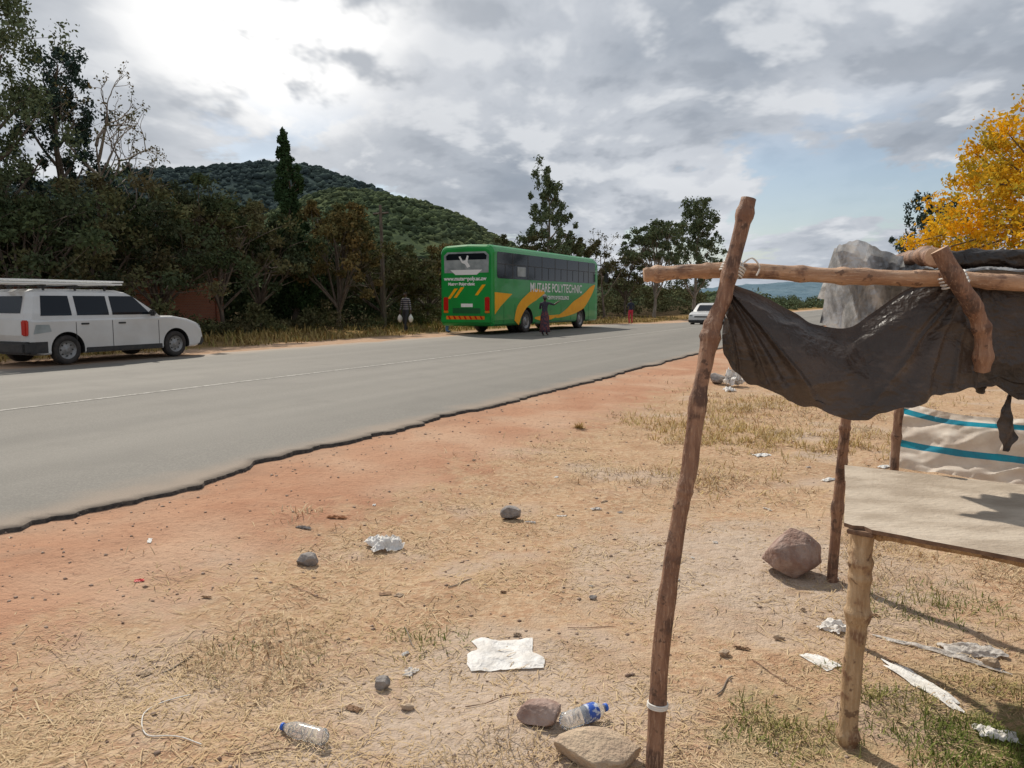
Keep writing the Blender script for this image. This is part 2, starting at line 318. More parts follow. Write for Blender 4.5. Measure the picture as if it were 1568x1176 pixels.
def tree(name,x,y,h,w,style='broad',base=.3,ncl=60,nper=150,leaf=.16,mat=None,seed=0,tr=None,bk=None,lean=(0,0)):
    rng=R(seed); tr=tr or h*.018; parts=[];fs=[];mi=[];off=0
    def add(V,F,m):
        nonlocal off
        parts.append(V); fs.append(F+off); mi.append(np.full(len(F),m)); off+=len(V)
    tz=np.linspace(0,1,12); topf={'broad':.8,'cypress':.97,'euc':.92,'bare':.8,'dome':.75}[style]
    wob=np.cumsum(rng.normal(size=(12,2)),0)*h*.009; wob[0]=0
    tp=np.stack([wob[:,0]+lean[0]*tz,wob[:,1]+lean[1]*tz,tz*h*topf-.15*(tz==0)],-1)
    add(*tube(tp,tr*(1-.85*tz)+.012*(tz<.05)*h*.5,8),0)
    def trunk_at(zv):
        f=np.clip(zv/(h*topf),0,1); return np.array([np.interp(f,tz,tp[:,k]) for k in range(3)])
    C=[];Rd=[]
    if style=='bare':
        def grow(p,d,L,r,lev):
            n=5; q=[p]; dd=d.copy()
            for i in range(n):
                dd=dd+rng.normal(size=3)*.16+np.array([0,0,.05]); dd/=np.linalg.norm(dd); q.append(q[-1]+dd*L/n)
            add(*tube(q,np.linspace(r,r*.6,n+1),5 if lev<2 else 3),0)
            if lev>=4: C.append(q[-1]); Rd.append([.16*w/5]*3); return
            for k in range(rng.randint(2,4)):
                nd=dd+rng.normal(size=3)*.55; nd[2]+=.08; nd/=np.linalg.norm(nd); grow(q[-1] if k<2 else q[3],nd,L*rng.uniform(.6,.85),r*.58,lev+1)
        for i in range(7):
            an=i*2.4; z0_=h*(base+(.85-base)*i/7); d=np.array([math.cos(an),math.sin(an),.9]); d/=np.linalg.norm(d); grow(trunk_at(z0_),d,w*.26*(1.1-.4*i/7),tr*.42,1)
    elif style=='broad':
        nl=max(5,int(ncl/7))
        for i in range(nl):
            an=i*2.4+rng.rand(); fr=rng.rand(); rr=w/2*(.35+.6*fr**.5); zc=h*(base+(1-base)*(.25+.68*(1-fr**1.5)*rng.uniform(.6,1)))
            lc=np.array([math.cos(an)*rr*.75+lean[0],math.sin(an)*rr*.75+lean[1],zc])
            st=trunk_at(h*base*rng.uniform(.6,1.2)); mid=(st+lc)/2+np.array([0,0,.06*h])*rng.rand()+rng.normal(size=3)*.03*h
            t=np.linspace(0,1,7)[:,None]; pa=(1-t)**2*st+2*t*(1-t)*mid+t*t*lc
            add(*tube(pa,tr*.5*(1-.8*t[:,0])+.01,6),0)
            for k in range(int(ncl/nl)):
                c=lc+rng.normal(size=3)*np.array([w*.14,w*.14,h*.08]); c[2]=min(c[2],h*.98)
                C.append(c); q=w*rng.uniform(.04,.105); Rd.append([q,q,q*.7])
                t=np.linspace(0,1,4)[:,None]; s0=pa[rng.randint(3,6)]; add(*tube((1-t)*s0+t*c+np.sin(t*3.14)*rng.normal(size=3)*.02*h,tr*.12*(1-.7*t[:,0])+.004,4),0)
    elif style=='dome':
        for i in range(ncl):
            d=rng.normal(size=3); d/=np.linalg.norm(d); d[2]=abs(d[2])*1.0-.12; rr=rng.uniform(.45,1)**.5*(.86+.22*vn(d[0]*3+9,d[1]*3+d[2]*3,seed))
            c=np.array([d[0]*w/2*rr,d[1]*w/2*rr,h*base+max(d[2],-.1)*h*(1-base)*rr*1.0]); c[:2]*=(1-.12*max(0,c[2]/h))
            C.append(c); q=w*rng.uniform(.028,.058); Rd.append([q,q,q*.75])
            if i%4==0:
                t=np.linspace(0,1,6)[:,None]; s0=trunk_at(h*rng.uniform(.12,.4)); add(*tube((1-t)*s0+t*c+np.array([0,0,1])*np.sin(t*3.14)*.04*h,tr*.3*(1-.85*t[:,0])+.006,5),0)
    elif style=='euc':
        nl=max(6,int(ncl/7))
        for i in range(nl):
            f=(i+.5)/nl; zc=h*(base+(1-base)*f*.97); rr=w/2*(math.sin(min(1,.2+f*.95)*math.pi)*.8+.25)*rng.uniform(.3,1); an=i*2.4+rng.rand()
            lc=trunk_at(zc)+np.array([math.cos(an)*rr,math.sin(an)*rr,0]); lc[2]=zc
            st=trunk_at(zc-rr*.9-.05*h); t=np.linspace(0,1,6)[:,None]
            pa=(1-t)*st+t*lc; pa[:,2]-=np.sin(t[:,0]*3.14)*rr*.12; add(*tube(pa,tr*.35*(1-.8*t[:,0])+.008,5),0)
            for k in range(int(ncl/nl)):
                c=lc+rng.normal(size=3)*np.array([w*.12,w*.12,h*.04]); c=c*(.8+.2*rng.rand())+.0; c[2]=lc[2]+rng.normal()*h*.04
                C.append(c); q=w*rng.uniform(.03,.085); Rd.append([q,q,q*1.25])
                t=np.linspace(0,1,3)[:,None]; add(*tube((1-t)*pa[rng.randint(2,5)]+t*c,.012*(1-.6*t[:,0]),3),0)
    else:
        for i in range(ncl):
            f=(i+rng.rand())/ncl; zc=h*(base+(1-base)*f); prof=(1-f)**.55*(.75+.5*rng.rand())*min(1,.35+f*4)
            rr=w/2*prof*rng.uniform(.3,1); an=rng.rand()*6.283
            c=np.array([math.cos(an)*rr,math.sin(an)*rr,0])+trunk_at(zc); c[2]=zc
            C.append(c); q=w*rng.uniform(.08,.16)*(.45+.6*(1-f)); Rd.append([q,q,q*1.5])
            if i%3==0:
                t=np.linspace(0,1,4)[:,None]; add(*tube((1-t)*trunk_at(zc-.05*h)+t*c,.03*(1-.7*t[:,0]),4),0)
    if nper: 
        V,F=leaves(np.array(C),np.array(Rd),nper,leaf,rng,.5,.6 if style in('euc','cypress') else 0); add(V,F,1)
    z0=Hf(x,y)
    return mesh_obj(name,np.concatenate(parts),np.concatenate(fs),[bk or bark,mat or bark],np.concatenate(mi),loc=(x,y,z0-.02))
Ldark=leafmat('leaf_dark',(.048,.068,.034),(.085,.110,.050),(.065,.078,.046))
Lolive=leafmat('leaf_olive',(.09,.105,.05),(.15,.15,.07),(.115,.10,.055))
Leuc=leafmat('leaf_eucalypt',(.10,.13,.07),(.17,.20,.11),(.12,.15,.08))
Lcyp=leafmat('leaf_cypress',(.035,.065,.028),(.065,.105,.042),(.045,.08,.035))
Lbrown=leafmat('leaf_brown',(.15,.115,.05),(.22,.155,.06),(.11,.115,.05))
Lgold=leafmat('leaf_flower',(.75,.38,.015),(.86,.52,.03),(.40,.34,.05),.3)
Lpine=leafmat('leaf_pine',(.045,.075,.06),(.065,.10,.08),(.055,.08,.065))
def at(px,Y): return (px-784)/1178*Y
tree('eucalyptus_tree',at(-5,24),24,10.2,6.0,'euc',.3,180,105,.13,Leuc,1,bk=bark)
tree('pine_tree',at(108,27),27,9.4,4.0,'euc',.35,140,110,.13,Lpine,3)
tree('bare_tree',at(172,26),26,7.9,5.6,'bare',.4,110,9,.10,Lbrown,4,bk=barkpale)
tree('cypress_tree',at(450,34),34,8.35,2.1,'cypress',.08,150,150,.14,Lcyp,5)
tree('broadleaf_tree',at(40,22),22,4.6,6,'broad',.15,90,150,.14,Ldark,6)
tree('broadleaf_tree',at(135,24),24,5.0,6,'broad',.15,90,150,.14,Lolive,7)
tree('broadleaf_tree',at(250,26),26,5.3,6,'broad',.2,90,150,.14,Ldark,8)
tree('broadleaf_tree',at(345,28),28,5.0,5.5,'broad',.2,90,150,.14,Lolive,9)
tree('broadleaf_tree',at(400,31),31,5.0,4,'broad',.2,80,150,.14,Ldark,19)
tree('autumn_tree',at(520,33),33,5.3,4.6,'broad',.15,90,150,.15,Lbrown,10)
tree('broadleaf_tree',at(585,37),37,4.3,5,'broad',.2,80,150,.17,Lolive,11)
tree('broadleaf_tree',at(655,44),44,4.2,6.5,'broad',.15,80,150,.18,Lbrown,12)
tree('eucalyptus_tree',at(832,55),55,10.2,4.6,'euc',.2,150,90,.2,Leuc,13,bk=barkpale)
tree('broadleaf_tree',at(790,56),56,6.3,5,'broad',.25,80,120,.2,Lolive,14)
tree('broadleaf_tree',at(872,58),58,6.6,4.5,'broad',.25,80,120,.2,Lolive,15)
tree('bare_tree',at(925,66),66,6.0,6,'bare',.3,90,8,.16,Lolive,16)
tree('broadleaf_tree',at(1000,74),74,9.0,6.5,'broad',.3,110,110,.24,Leuc,17,bk=barkpale)
tree('eucalyptus_tree',at(1062,84),84,12.4,7.5,'euc',.3,150,90,.26,Leuc,18,bk=barkpale)
tree('broadleaf_tree',at(955,78),78,6.6,6.5,'broad',.25,70,110,.24,Lolive,20)
tree('flowering_tree',20.6,27,11.8,13.8,'dome',.14,700,100,.17,Lgold,31,tr=.22)
tree('flowering_tree',27.5,31,13.0,12,'dome',.2,260,100,.2,Lgold,32,tr=.25)
tree('broadleaf_tree',at(1500,36),36,4.0,9,'broad',.1,80,150,.2,Lolive,33)
tree('pine_tree',at(1432,50),50,8.6,6.0,'euc',.2,90,90,.2,Lpine,34)
def mass(name,pts,nper,leaf,mat,seed):
    rng=R(seed); C=np.array([[x,y,z] for x,y,z,r in pts]); Rd=np.array([[r,r,r*.8] for *_,r in pts])
    V,F=leaves(C,Rd,nper,leaf,rng,.4); mesh_obj(name,V,F,[mat])
rng=R(77); pts=[]
for i in range(850):
    px=rng.uniform(-260,640); uu_=rng.uniform(19.4,27)
    k=-.891*(px-784)/1178; Y=(uu_+5.18)/(k+.454); 
    x=at(px,Y); top=np.interp(px,[-260,60,200,400,480,560,640],[6.0,5.4,5.0,4.9,4.8,4.4,3.6])*(.68+.5*vn(px/45.,0,3))
    zc=rng.rand()**.8*top*.92; pts.append((x,Y,Hf(x,Y)+zc,rng.uniform(.35,.85)))
mass('woodland',pts,110,.22,Ldark,1)
pts=[]
for i in range(280):
    px=rng.uniform(-200,690); uu_=rng.uniform(15.8,18.3); k=-.891*(px-784)/1178; Y=(uu_+5.18)/(k+.454); x=at(px,Y)
    r=rng.uniform(.2,.5); pts.append((x,Y,Hf(x,Y)+rng.rand()*1.2*vn(px/30.,1,5)+.1,r))
mass('undergrowth',pts,90,.13,Lolive,2)
pts=[]
for i in range(420):
    px=rng.uniform(600,1080); Y=rng.uniform(58,100)+max(0,px-860)*.16; x=at(px,Y); u_,_=US(x,Y)
    if u_<13.5: continue
    pts.append((x,Y,Hf(x,Y)+rng.rand()*4.2*(.45+vn(px/40.,2,5)*.7),rng.uniform(.5,1.2)))
mass('roadside_bushes',pts,110,.26,Lolive,3)
pts=[]
for i in range(700):
    px=rng.uniform(1090,2300); Y=rng.uniform(110,220); x=at(px,Y); u_,_=US(x,Y)
    if -8<u_<14: continue
    pts.append((x,Y,-.4+rng.rand()*4.0*(.2+vn(px/35.,3,5)*.9),rng.uniform(.8,1.5)))
for i in range(600):
    px=rng.uniform(500,1500); Y=rng.uniform(230,330); x=at(px,Y)
    pts.append((x,Y,-.6+rng.rand()*(9 if px<1080 else 5)*(.3+.8*vn(px/25.,5,5)),rng.uniform(1.4,2.4)))
mass('distant_trees',pts,80,.6,Leuc,4)
pts=[]
for i in range(160):
    px=rng.uniform(1230,1800); Y=rng.uniform(40,75); x=at(px,Y); u_,_=US(x,Y)
    if u_>-4: continue
    pts.append((x,Y,Hf(x,Y)+rng.rand()*1.5,rng.uniform(.4,.8)))
mass('shrubs',pts,120,.2,Lolive,6)
# grass
def grassmat(name,c1,c2,c3):
    m,T,b=newdiff(name); g=T.n('ShaderNodeNewGeometry')
    c=T.mix(g.outputs['Random Per Island'],c1,c2); c=T.mix(T.step(T.noise(g.outputs['Position'],1.5,2),.45,.65),c,c3)
    T.l(c,b.inputs['Color']); return m
Gdry=grassmat('dry_grass_mat',(.36,.25,.14),(.68,.53,.34),(.54,.39,.225))
Gyel=grassmat('yellow_grass_mat',(.36,.25,.10),(.62,.46,.22),(.48,.36,.15))
Ggreen=grassmat('green_grass_mat',(.10,.14,.03),(.22,.24,.07),(.34,.29,.12))
def blades(name,x,y,ln,wd,tilt,mat,seed):
    rng=R(seed); n=len(x); z=H(x,y)-.004; az=rng.rand(n)*6.283; el=tilt
    d=np.stack([np.cos(az)*np.cos(el),np.sin(az)*np.cos(el),np.sin(el)],-1)
    s=np.stack([-np.sin(az),np.cos(az),0*az],-1)*wd[:,None]*.5
    B=np.stack([x,y,z],-1); lift=np.array([0,0,1.])[None]*(ln*.08)[:,None]
    M=B+d*(ln*.55)[:,None]+lift; Tt=B+d*ln[:,None]-lift*.3
    V=np.stack([B-s,B+s,M+s*.9,M-s*.9,Tt+s*.15,Tt-s*.15],1).reshape(-1,3)
    i=np.arange(n)[:,None]*6; F=np.concatenate([i+np.array([[0,1,2,3]]),i+np.array([[3,2,4,5]])]); mesh_obj(name,V,F,[mat])
rng=R(5)
def scatter(n,ymin,ymax,dens,pw=1.0,pl=-80,pr=1700):
    px=rng.uniform(pl,pr,n); Y=ymin*(ymax/ymin)**(rng.rand(n)**pw); x=(px-784)/1178*Y; k=rng.rand(n)<dens(x,Y); return x[k],Y[k]
def d1(x,y):
    u,s=US(x,y); e=sstep(-1.3,-2.4,u+(fbm(x*2,y*2,6)-.5)*1.8)
    n=fbm(x*1.6,y*1.6,12,4); bare=np.maximum(np.exp(-((x+.1)**2+(y-2.9)**2)/.7),np.exp(-((x-1.5)**2+(y-4.4)**2)/1.2))
    return e*np.clip((n-.39)*5,0.06,1)*(1-.8*bare)
x,y=scatter(240000,1.9,22,d1,.95); n=len(x)
tall=sstep(.5,.65,fbm(x*.9,y*.9,40,3))
blades('dry_grass',x,y,(.018+.04*rng.rand(n)+.03*tall)*(1+.03*y),.0022+.0009*y*rng.rand(n),rng.uniform(.05,.8,n)*(.4+.7*tall),Gdry,1)
def d2(x,y):
    u,s=US(x,y); return sstep(-1.0,-2.0,u)*np.clip((fbm(x*2.1,y*2.1,44,3)-.40)*5,.06,1)
x,y=scatter(24000,1.9,9,d2); n=len(x)
blades('dry_straw',x,y,.04+.12*rng.rand(n)**2,.0024+.0012*rng.rand(n)+.0004*y,rng.uniform(-.03,.14,n),Gdry,2)
def tuft(cx,cy,r,n): 
    a=rng.rand(n)*6.283; q=r*rng.rand(n)**.7*(.6+.6*vn(a*2,a*0+cx,3)); return cx+np.cos(a)*q*1.4,cy+np.sin(a)*q
X_=[];Y_=[]
for cx_,cy_,r_,n_ in [(2.7,8.8,1.1,2600),(3.7,8.2,1.0,1500),(.84,9.45,.05,110),(2.3,10.0,.9,1300),(3.4,11.2,1.1,1500),(1.9,6.8,.7,350),(5.2,12,1.5,1500)]:
    a,b=tuft(cx_,cy_,r_,n_); X_.append(a);Y_.append(b)
x=np.concatenate(X_);y=np.concatenate(Y_);k=(fbm(x*3,y*3,18,3)>.46)|(x<1.2);x=x[k];y=y[k];n=len(x)
blades('tuft_grass',x,y,.04+.09*rng.rand(n)**1.5,.005+.005*rng.rand(n),rng.uniform(.2,1.2,n),Gyel,3)
X_=[];Y_=[]
for cx_,cy_,r_,n_ in [(2.0,2.75,.42,3800),(1.05,2.8,.22,700),(1.5,3.0,.3,900),(1.7,2.45,.35,1900),(2.3,4.0,.4,800),(-.45,3.55,.25,200),(-1.1,3.4,.3,160)]:
    a,b=tuft(cx_,cy_,r_,n_); X_.append(a);Y_.append(b)
x=np.concatenate(X_);y=np.concatenate(Y_);k=fbm(x*6,y*6,8,3)>.42;x=x[k];y=y[k];n=len(x)
blades('green_grass',x,y,.02+.04*rng.rand(n),.003+.002*rng.rand(n),rng.uniform(.2,1.3,n),Ggreen,4)
def d3(x,y):
    u,s=US(x,y); return sstep(12.2,13.6,u)*(1-sstep(17,18.5,u))*np.clip((fbm(x,y,50)-.3)*3,.1,1)
x,y=scatter(90000,14,75,d3,1,-100,1100); n=len(x)
blades('verge_grass',x,y,.12+.28*rng.rand(n),.02+.0005*y,rng.uniform(.5,1.4,n),grassmat('verge_grass_mat',(.26,.18,.07),(.42,.31,.13),(.20,.19,.06)),5)
def d4(x,y):
    u,s=US(x,y); return sstep(-2.2,-3.5,u)*np.clip((fbm(x*.7,y*.7,52)-.3)*3,.15,1)
x,y=scatter(30000,16,80,d4,1,900,1700); n=len(x)
blades('field_grass',x,y,.06+.14*rng.rand(n),.015+.0005*y,rng.uniform(.4,1.2,n),Gdry,6)
# pebbles
ph=np.array([(1,0,0),(-1,0,0),(0,1,0),(0,-1,0),(0,0,1),(0,0,-1)],float); pf=np.array([(0,2,4),(2,1,4),(1,3,4),(3,0,4),(2,0,5),(1,2,5),(3,1,5),(0,3,5)])
def dp(x,y):
    u,s=US(x,y); return np.where(u<-.02,.35+.65*sstep(-1.2,-.1,u),0)*(u<0)
x,y=scatter(8000,1.9,16,dp); n=len(x); r=.003+.012*rng.rand(n)**3+.0006*y
V=(ph[None]*(r[:,None,None]*rng.uniform(.5,1.2,(n,6,1)))*np.array([1,1,.6]))+np.stack([x,y,H(x,y)+r*.2],-1)[:,None]
F=(pf[None]+np.arange(n)[:,None,None]*6).reshape(-1,3)
mesh_obj('gravel',V.reshape(-1,3),F,[pmat('pebble',(.22,.14,.10),(.48,.37,.29),30,.9)])
# ---------------------------------------------------------------- rocks and litter
IV,IF=ico(5)
def rock(name,x,y,dims,seed,mat,sink=.12,rot=0,lo=.58):
    rng=R(seed); V=IV.copy()
    for i in range(18):
        nrm=rng.normal(size=3); nrm/=np.linalg.norm(nrm); d=rng.uniform(lo,.90); q=V@nrm; k=q>d; V[k]-=nrm[None]*((q[k]-d)*.9)[:,None]
    nn=1+.13*(fbm(V[:,0]*2+V[:,2],V[:,1]*2-V[:,2],seed,5)-.5)+.07*(fbm(V[:,0]*7+V[:,2]*5,V[:,1]*7,seed+3,3)-.5)
    V=V*nn[:,None]*np.array(dims)/2
    c,s=math.cos(rot),math.sin(rot); V=V@np.array([[c,s,0],[-s,c,0],[0,0,1]])
    return mesh_obj(name,V,IF,[mat],smooth=True,loc=(x,y,Hf(x,y)+dims[2]/2*(1-sink*2)))
rockred=pmat('rock_red',(.27,.165,.13),(.44,.33,.28),11,.92,bump=.9,bscale=45)
rockgrey=pmat('rock_grey',(.20,.18,.17),(.35,.31,.28),20,.9,bump=.7,bscale=60)
rocktan=pmat('rock_tan',(.56,.43,.30),(.42,.31,.22),16,.95,bump=.9,bscale=60)
rock('boulder',1.68,4.50,(.40,.36,.32),3,rockred)
rock('stone',0.0,5.66,(.18,.13,.12),5,rockgrey)
rock('stone',-1.26,4.6,(.15,.12,.09),6,rockgrey)
rock('stone',-.55,3.12,(.085,.07,.06),7,rockgrey)
rock('stone',.11,2.80,(.20,.14,.09),8,rockred)
rock('stone',.30,2.59,(.32,.22,.12),9,rocktan,.18)
rock('stone',.45,4.1,(.05,.04,.03),10,rockgrey); rock('stone',.98,3.4,(.07,.05,.04),11,rocktan)
rock('stone',-.42,2.95,(.07,.05,.03),12,rocktan); rock('stone',4.0,14.9,(.40,.3,.25),13,rockgrey)
rock('stone',2.15,3.3,(.09,.07,.05),14,rocktan); rock('stone',1.3,3.6,(.06,.04,.03),15,rocktan)
def crumple(name,x,y,w,l,rot,amp,mat,seed,flat=.3):
    a,b=44,34; U,Vv=np.meshgrid(np.linspace(-.5,.5,a),np.linspace(-.5,.5,b),indexing='ij')
    ang=np.arctan2(Vv,U); k=np.maximum(np.abs(U),np.abs(Vv))*2; out=1-.38*k*vn(np.cos(ang)*2.2+5,np.sin(ang)*2.2+5,seed+2)
    X=U*w*out; Y=Vv*l*out
    def rg(s,sc): return 1-np.minimum(np.abs(fbm(U*sc*1.2+3,Vv*sc+U*2,s,2)-.5)*5,1)
    Z=amp*(.42*rg(seed,3.5)+.25*rg(seed+5,7)+.35*fbm(U*2.5+3,Vv*2.5+8,seed+4,2))*(1-.55*k**3)
    X=X+amp*.3*(fbm(U*7,Vv*7,seed+6,2)-.5); Y=Y+amp*.3*(fbm(U*7,Vv*7,seed+8,2)-.5)
    c,s=math.cos(rot),math.sin(rot); gx_=x+X*c-Y*s; gy_=y+X*s+Y*c
    V=np.stack([gx_,gy_,H(gx_,gy_)+Z+.003],-1).reshape(-1,3); V-=np.array([x,y,0])
    return mesh_obj(name,V,gridF(a,b),[mat],smooth=False,loc=(x,y,0))
def plasticmat(name,c1,c2,tr=.35,rough=.5):
    m,T,b=newmat(name); tc=T.n('ShaderNodeTexCoord').outputs['Object']; c=T.mix(T.step(T.noise(tc,11,5),.35,.65),c1,c2); T.l(c,b.inputs['Base Color']); b.inputs['Roughness'].default_value=rough; b.inputs['Specular IOR Level'].default_value=.3
    T.l(T.bump(T.ridge(tc,22),.5,.006),b.inputs['Normal'])
    t=T.n('ShaderNodeBsdfTranslucent'); T.l(c,t.inputs['Color']); mx=T.n('ShaderNodeMixShader'); mx.inputs[0].default_value=tr
    T.l(b.outputs[0],mx.inputs[1]); T.l(t.outputs[0],mx.inputs[2]); T.l(mx.outputs[0],m.node_tree.nodes['Material Output'].inputs['Surface']); return m
paper=plasticmat('white_paper',(.84,.83,.80),(.78,.75,.70),.1,.9)
bagm=plasticmat('white_plastic',(.84,.82,.79),(.74,.70,.65),.15,.6)
clearp=plasticmat('film_plastic',(.70,.67,.63),(.58,.53,.48),.2,.5)
crumple('plastic_bag',-.04,3.42,.38,.34,.1,.018,bagm,1); crumple('plastic_bag',-.84,4.98,.27,.22,.5,.10,bagm,2)
crumple('plastic_bag',1.62,3.70,.15,.17,.5,.05,bagm,3); crumple('paper_sheet',1.40,3.33,.11,.20,.35,.010,paper,4)
crumple('paper_sheet',1.74,3.12,.10,.48,.28,.02,paper,5); crumple('plastic_bag',2.16,3.46,.30,.17,-.1,.04,clearp,6)
crumple('paper_cup',1.84,2.75,.18,.10,-.3,.045,paper,7); crumple('plastic_strip',1.98,3.44,.62,.05,-.75,.02,clearp,8)
crumple('plastic_bag',4.22,14.6,.35,.4,.2,.45,bagm,9); crumple('plastic_bag',3.95,13.9,.22,.25,.2,.10,bagm,10)
crumple('paper_scrap',2.6,7.9,.2,.14,.2,.03,paper,11); crumple('paper_scrap',2.9,6.9,.16,.1,.5,.03,paper,12); crumple('paper_scrap',2.7,5.3,.14,.1,.9,.02,clearp,13)
crumple('paper_scrap',3.6,7.3,.14,.1,.5,.03,paper,19); crumple('paper_scrap',.66,5.9,.10,.06,.5,.02,clearp,20); crumple('paper_scrap',-1.6,3.2,.07,.05,1.1,.012,rocktan,21); crumple('paper_scrap',.95,4.4,.09,.06,.2,.015,clearp,22)
crumple('red_wrapper',-2.09,4.17,.06,.04,.3,.012,pmat('red_plastic',(.6,.03,.02),rough=.4),14)
crumple('paper_scrap',-2.3,4.75,.03,.1,.3,.01,paper,15); crumple('paper_scrap',-.45,3.25,.1,.06,1.3,.015,clearp,16)
crumple('leaf_scrap',-1.28,5.47,.16,.05,.3,.02,pmat('dry_brown',(.35,.14,.05),(.22,.1,.05)),17)
crumple('leaf_scrap',-1.45,5.21,.14,.035,-.2,.02,rockgrey,18)
lr=R(91); leafb=pmat('dry_leaf',(.30,.17,.08),(.20,.11,.06),20)
for i in range(44):
    Y=lr.uniform(2.4,7.5); x=at(lr.uniform(150,1560),Y); u_,_=US(np.array(x),np.array(Y))
    if u_>-1.3: continue
    crumple('litter_scrap',x,Y,lr.uniform(.03,.10),lr.uniform(.02,.055),lr.rand()*3,lr.uniform(.008,.02),[paper,clearp,leafb,rocktan,leafb][i%5],40+i)
def smooth_path(pts,n):
    pts=np.asarray(pts,float); t=np.linspace(0,len(pts)-1,n); out=[]
    for tt in t:
        i=min(int(tt),len(pts)-2); f=tt-i; p0=pts[max(i-1,0)];p1=pts[i];p2=pts[i+1];p3=pts[min(i+2,len(pts)-1)]
        out.append(.5*((2*p1)+(-p0+p2)*f+(2*p0-5*p1+4*p2-p3)*f*f+(-p0+3*p1-3*p2+p3)*f**3))
    return np.array(out)
def pole(name,pts,r0,r1,mat,seed=0,sides=18,n=110,parent=None,kn=.2,endmat=None,wob=.006):
    pa=smooth_path(pts,n); rng=R(seed); t=np.linspace(0,1,n); L=np.linalg.norm(pa[-1]-pa[0])
    pa=pa+np.stack([(fbm(t*L*5,t*0+k,seed+k,3)-.5)*wob*2 for k in range(3)],-1)
    rad=(r0+(r1-r0)*t)*(1+kn*(fbm(t*L*9,t*0,seed,3)-.5))
    for k in range(int(4+L*4)): rad+= r0*rng.uniform(.08,.28)*np.exp(-((t-rng.rand())*L/.018)**2)
    V,F=tube(pa,rad,sides)
    V=V.reshape(n,sides,3); cen=pa[:,None]; th=np.arange(sides)/sides*6.283
    lump=1+.22*(vn(np.cos(th)[None]*1.6+t[:,None]*L*6,np.sin(th)[None]*1.6+3+t[:,None]*L,seed)-.5)+.08*(vn(np.cos(th)[None]*5+t[:,None]*L*3,np.sin(th)[None]*5+3+t[:,None]*L*9,seed)-.5)
    V=(cen+(V-cen)*lump[...,None])
    tg0=(pa[0]-pa[1]); tg0/=np.linalg.norm(tg0); tg1=(pa[-1]-pa[-2]); tg1/=np.linalg.norm(tg1)
    V=np.concatenate([V.reshape(-1,3),[pa[0]+tg0*r0*.1],[pa[-1]+tg1*r1*.1]]); nb=n*sides
    Fl=[tuple(f) for f in F]; nf=len(Fl)
    for i in range(sides): j=(i+1)%sides; Fl.append((nb,i,j)); Fl.append((nb+1,(n-1)*sides+j,(n-1)*sides+i))
    mi=[0]*nf+[1]*(2*sides)
    o=mesh_obj(name,V,Fl,[mat,endmat or mat],mi,parent=parent)
    sm=np.zeros(len(o.data.polygons),bool); sm[:nf]=True; o.data.polygons.foreach_set('use_smooth',sm); return o
def woodmat(name,st,c1=(.21,.105,.062),c2=(.34,.19,.118),c3=(.12,.063,.042),hi=(.50,.32,.21)):
    m,T,b=newmat(name); tc=T.n('ShaderNodeTexCoord').outputs['Object']; v=T.mapping(tc,st)
    a=T.noise(v,7,6,.6); bb=T.noise(tc,9,4,.6); f=T.noise(v,32,5,.7); k=T.noise(tc,26,3,.6)
    c=T.mix(T.step(a,.38,.62),c1,c2); c=T.mix(T.step(bb,.50,.62),c,c3); c=T.mix(T.math('MULTIPLY',T.step(f,.52,.66),.6),c,hi); c=T.mix(T.math('MULTIPLY',T.step(k,.60,.68),.8),c,tuple(q*.6 for q in c3))
    T.l(c,b.inputs['Base Color']); b.inputs['Roughness'].default_value=.65
    T.l(T.bump(T.math('ADD',T.math('ADD',f,bb),k),.7,.010),b.inputs['Normal']); return m
wz=woodmat('debarked_wood_upright',(4,4,.5)); wx=woodmat('debarked_wood_rail',(.5,4,4),(.36,.20,.115),(.54,.33,.20),(.22,.12,.075),(.68,.47,.32))
wl=woodmat('debarked_wood_leg',(4,4,.5),(.40,.26,.14),(.52,.36,.21),(.24,.13,.07),(.62,.46,.29))
wend=pmat('cut_wood_end',(.58,.40,.26),(.40,.24,.15),30,.8)
stall=empty('market_stall',(0,0,0))
pole('front_post',[(0.491,2.52,-.08),(0.516,2.55,.39),(0.579,2.6,.862),(0.614,2.62,1.019),(0.652,2.65,1.289),(0.695,2.68,1.514),(0.746,2.7,1.65),(0.817,2.72,1.953)],.030,.026,wz,1,parent=stall,endmat=wend)
pole('front_rail',[(0.471,2.775,1.697),(0.594,2.77,1.705),(0.788,2.765,1.710),(1.181,2.74,1.691),(1.513,2.72,1.679),(1.769,2.70,1.665),(2.5,2.66,1.63)],.025,.028,wx,2,parent=stall,endmat=wend,n=150,wob=.004)
pole('hanging_branch',[(1.462,2.66,1.775),(1.519,2.645,1.671),(1.585,2.655,1.582),(1.632,2.67,1.491),(1.655,2.69,1.356)],.032,.025,wz,3,parent=stall,endmat=wend)
pole('rear_post',[(1.89,4.39,-.05),(1.903,4.39,.394),(1.916,4.39,.704),(1.927,4.39,.952),(1.95,4.39,1.35),(1.986,4.39,1.78)],.030,.027,wz,4,parent=stall,endmat=wend)
pole('rear_rail',[(1.80,4.42,1.74),(2.4,4.2,1.73),(3.1,3.9,1.72)],.028,.028,wx,5,parent=stall,endmat=wend)
pole('roof_beam',[(1.50,2.76,1.755),(1.72,3.3,1.79),(2.05,4.5,1.79)],.03,.028,wz,6,parent=stall,endmat=wend)
pole('cross_rail',[(1.50,3.58,1.79),(1.75,3.56,1.77),(2.6,3.46,1.74)],.02,.02,wx,16,parent=stall,endmat=wend)
string=pmat('white_string',(.70,.67,.62),rough=.7)
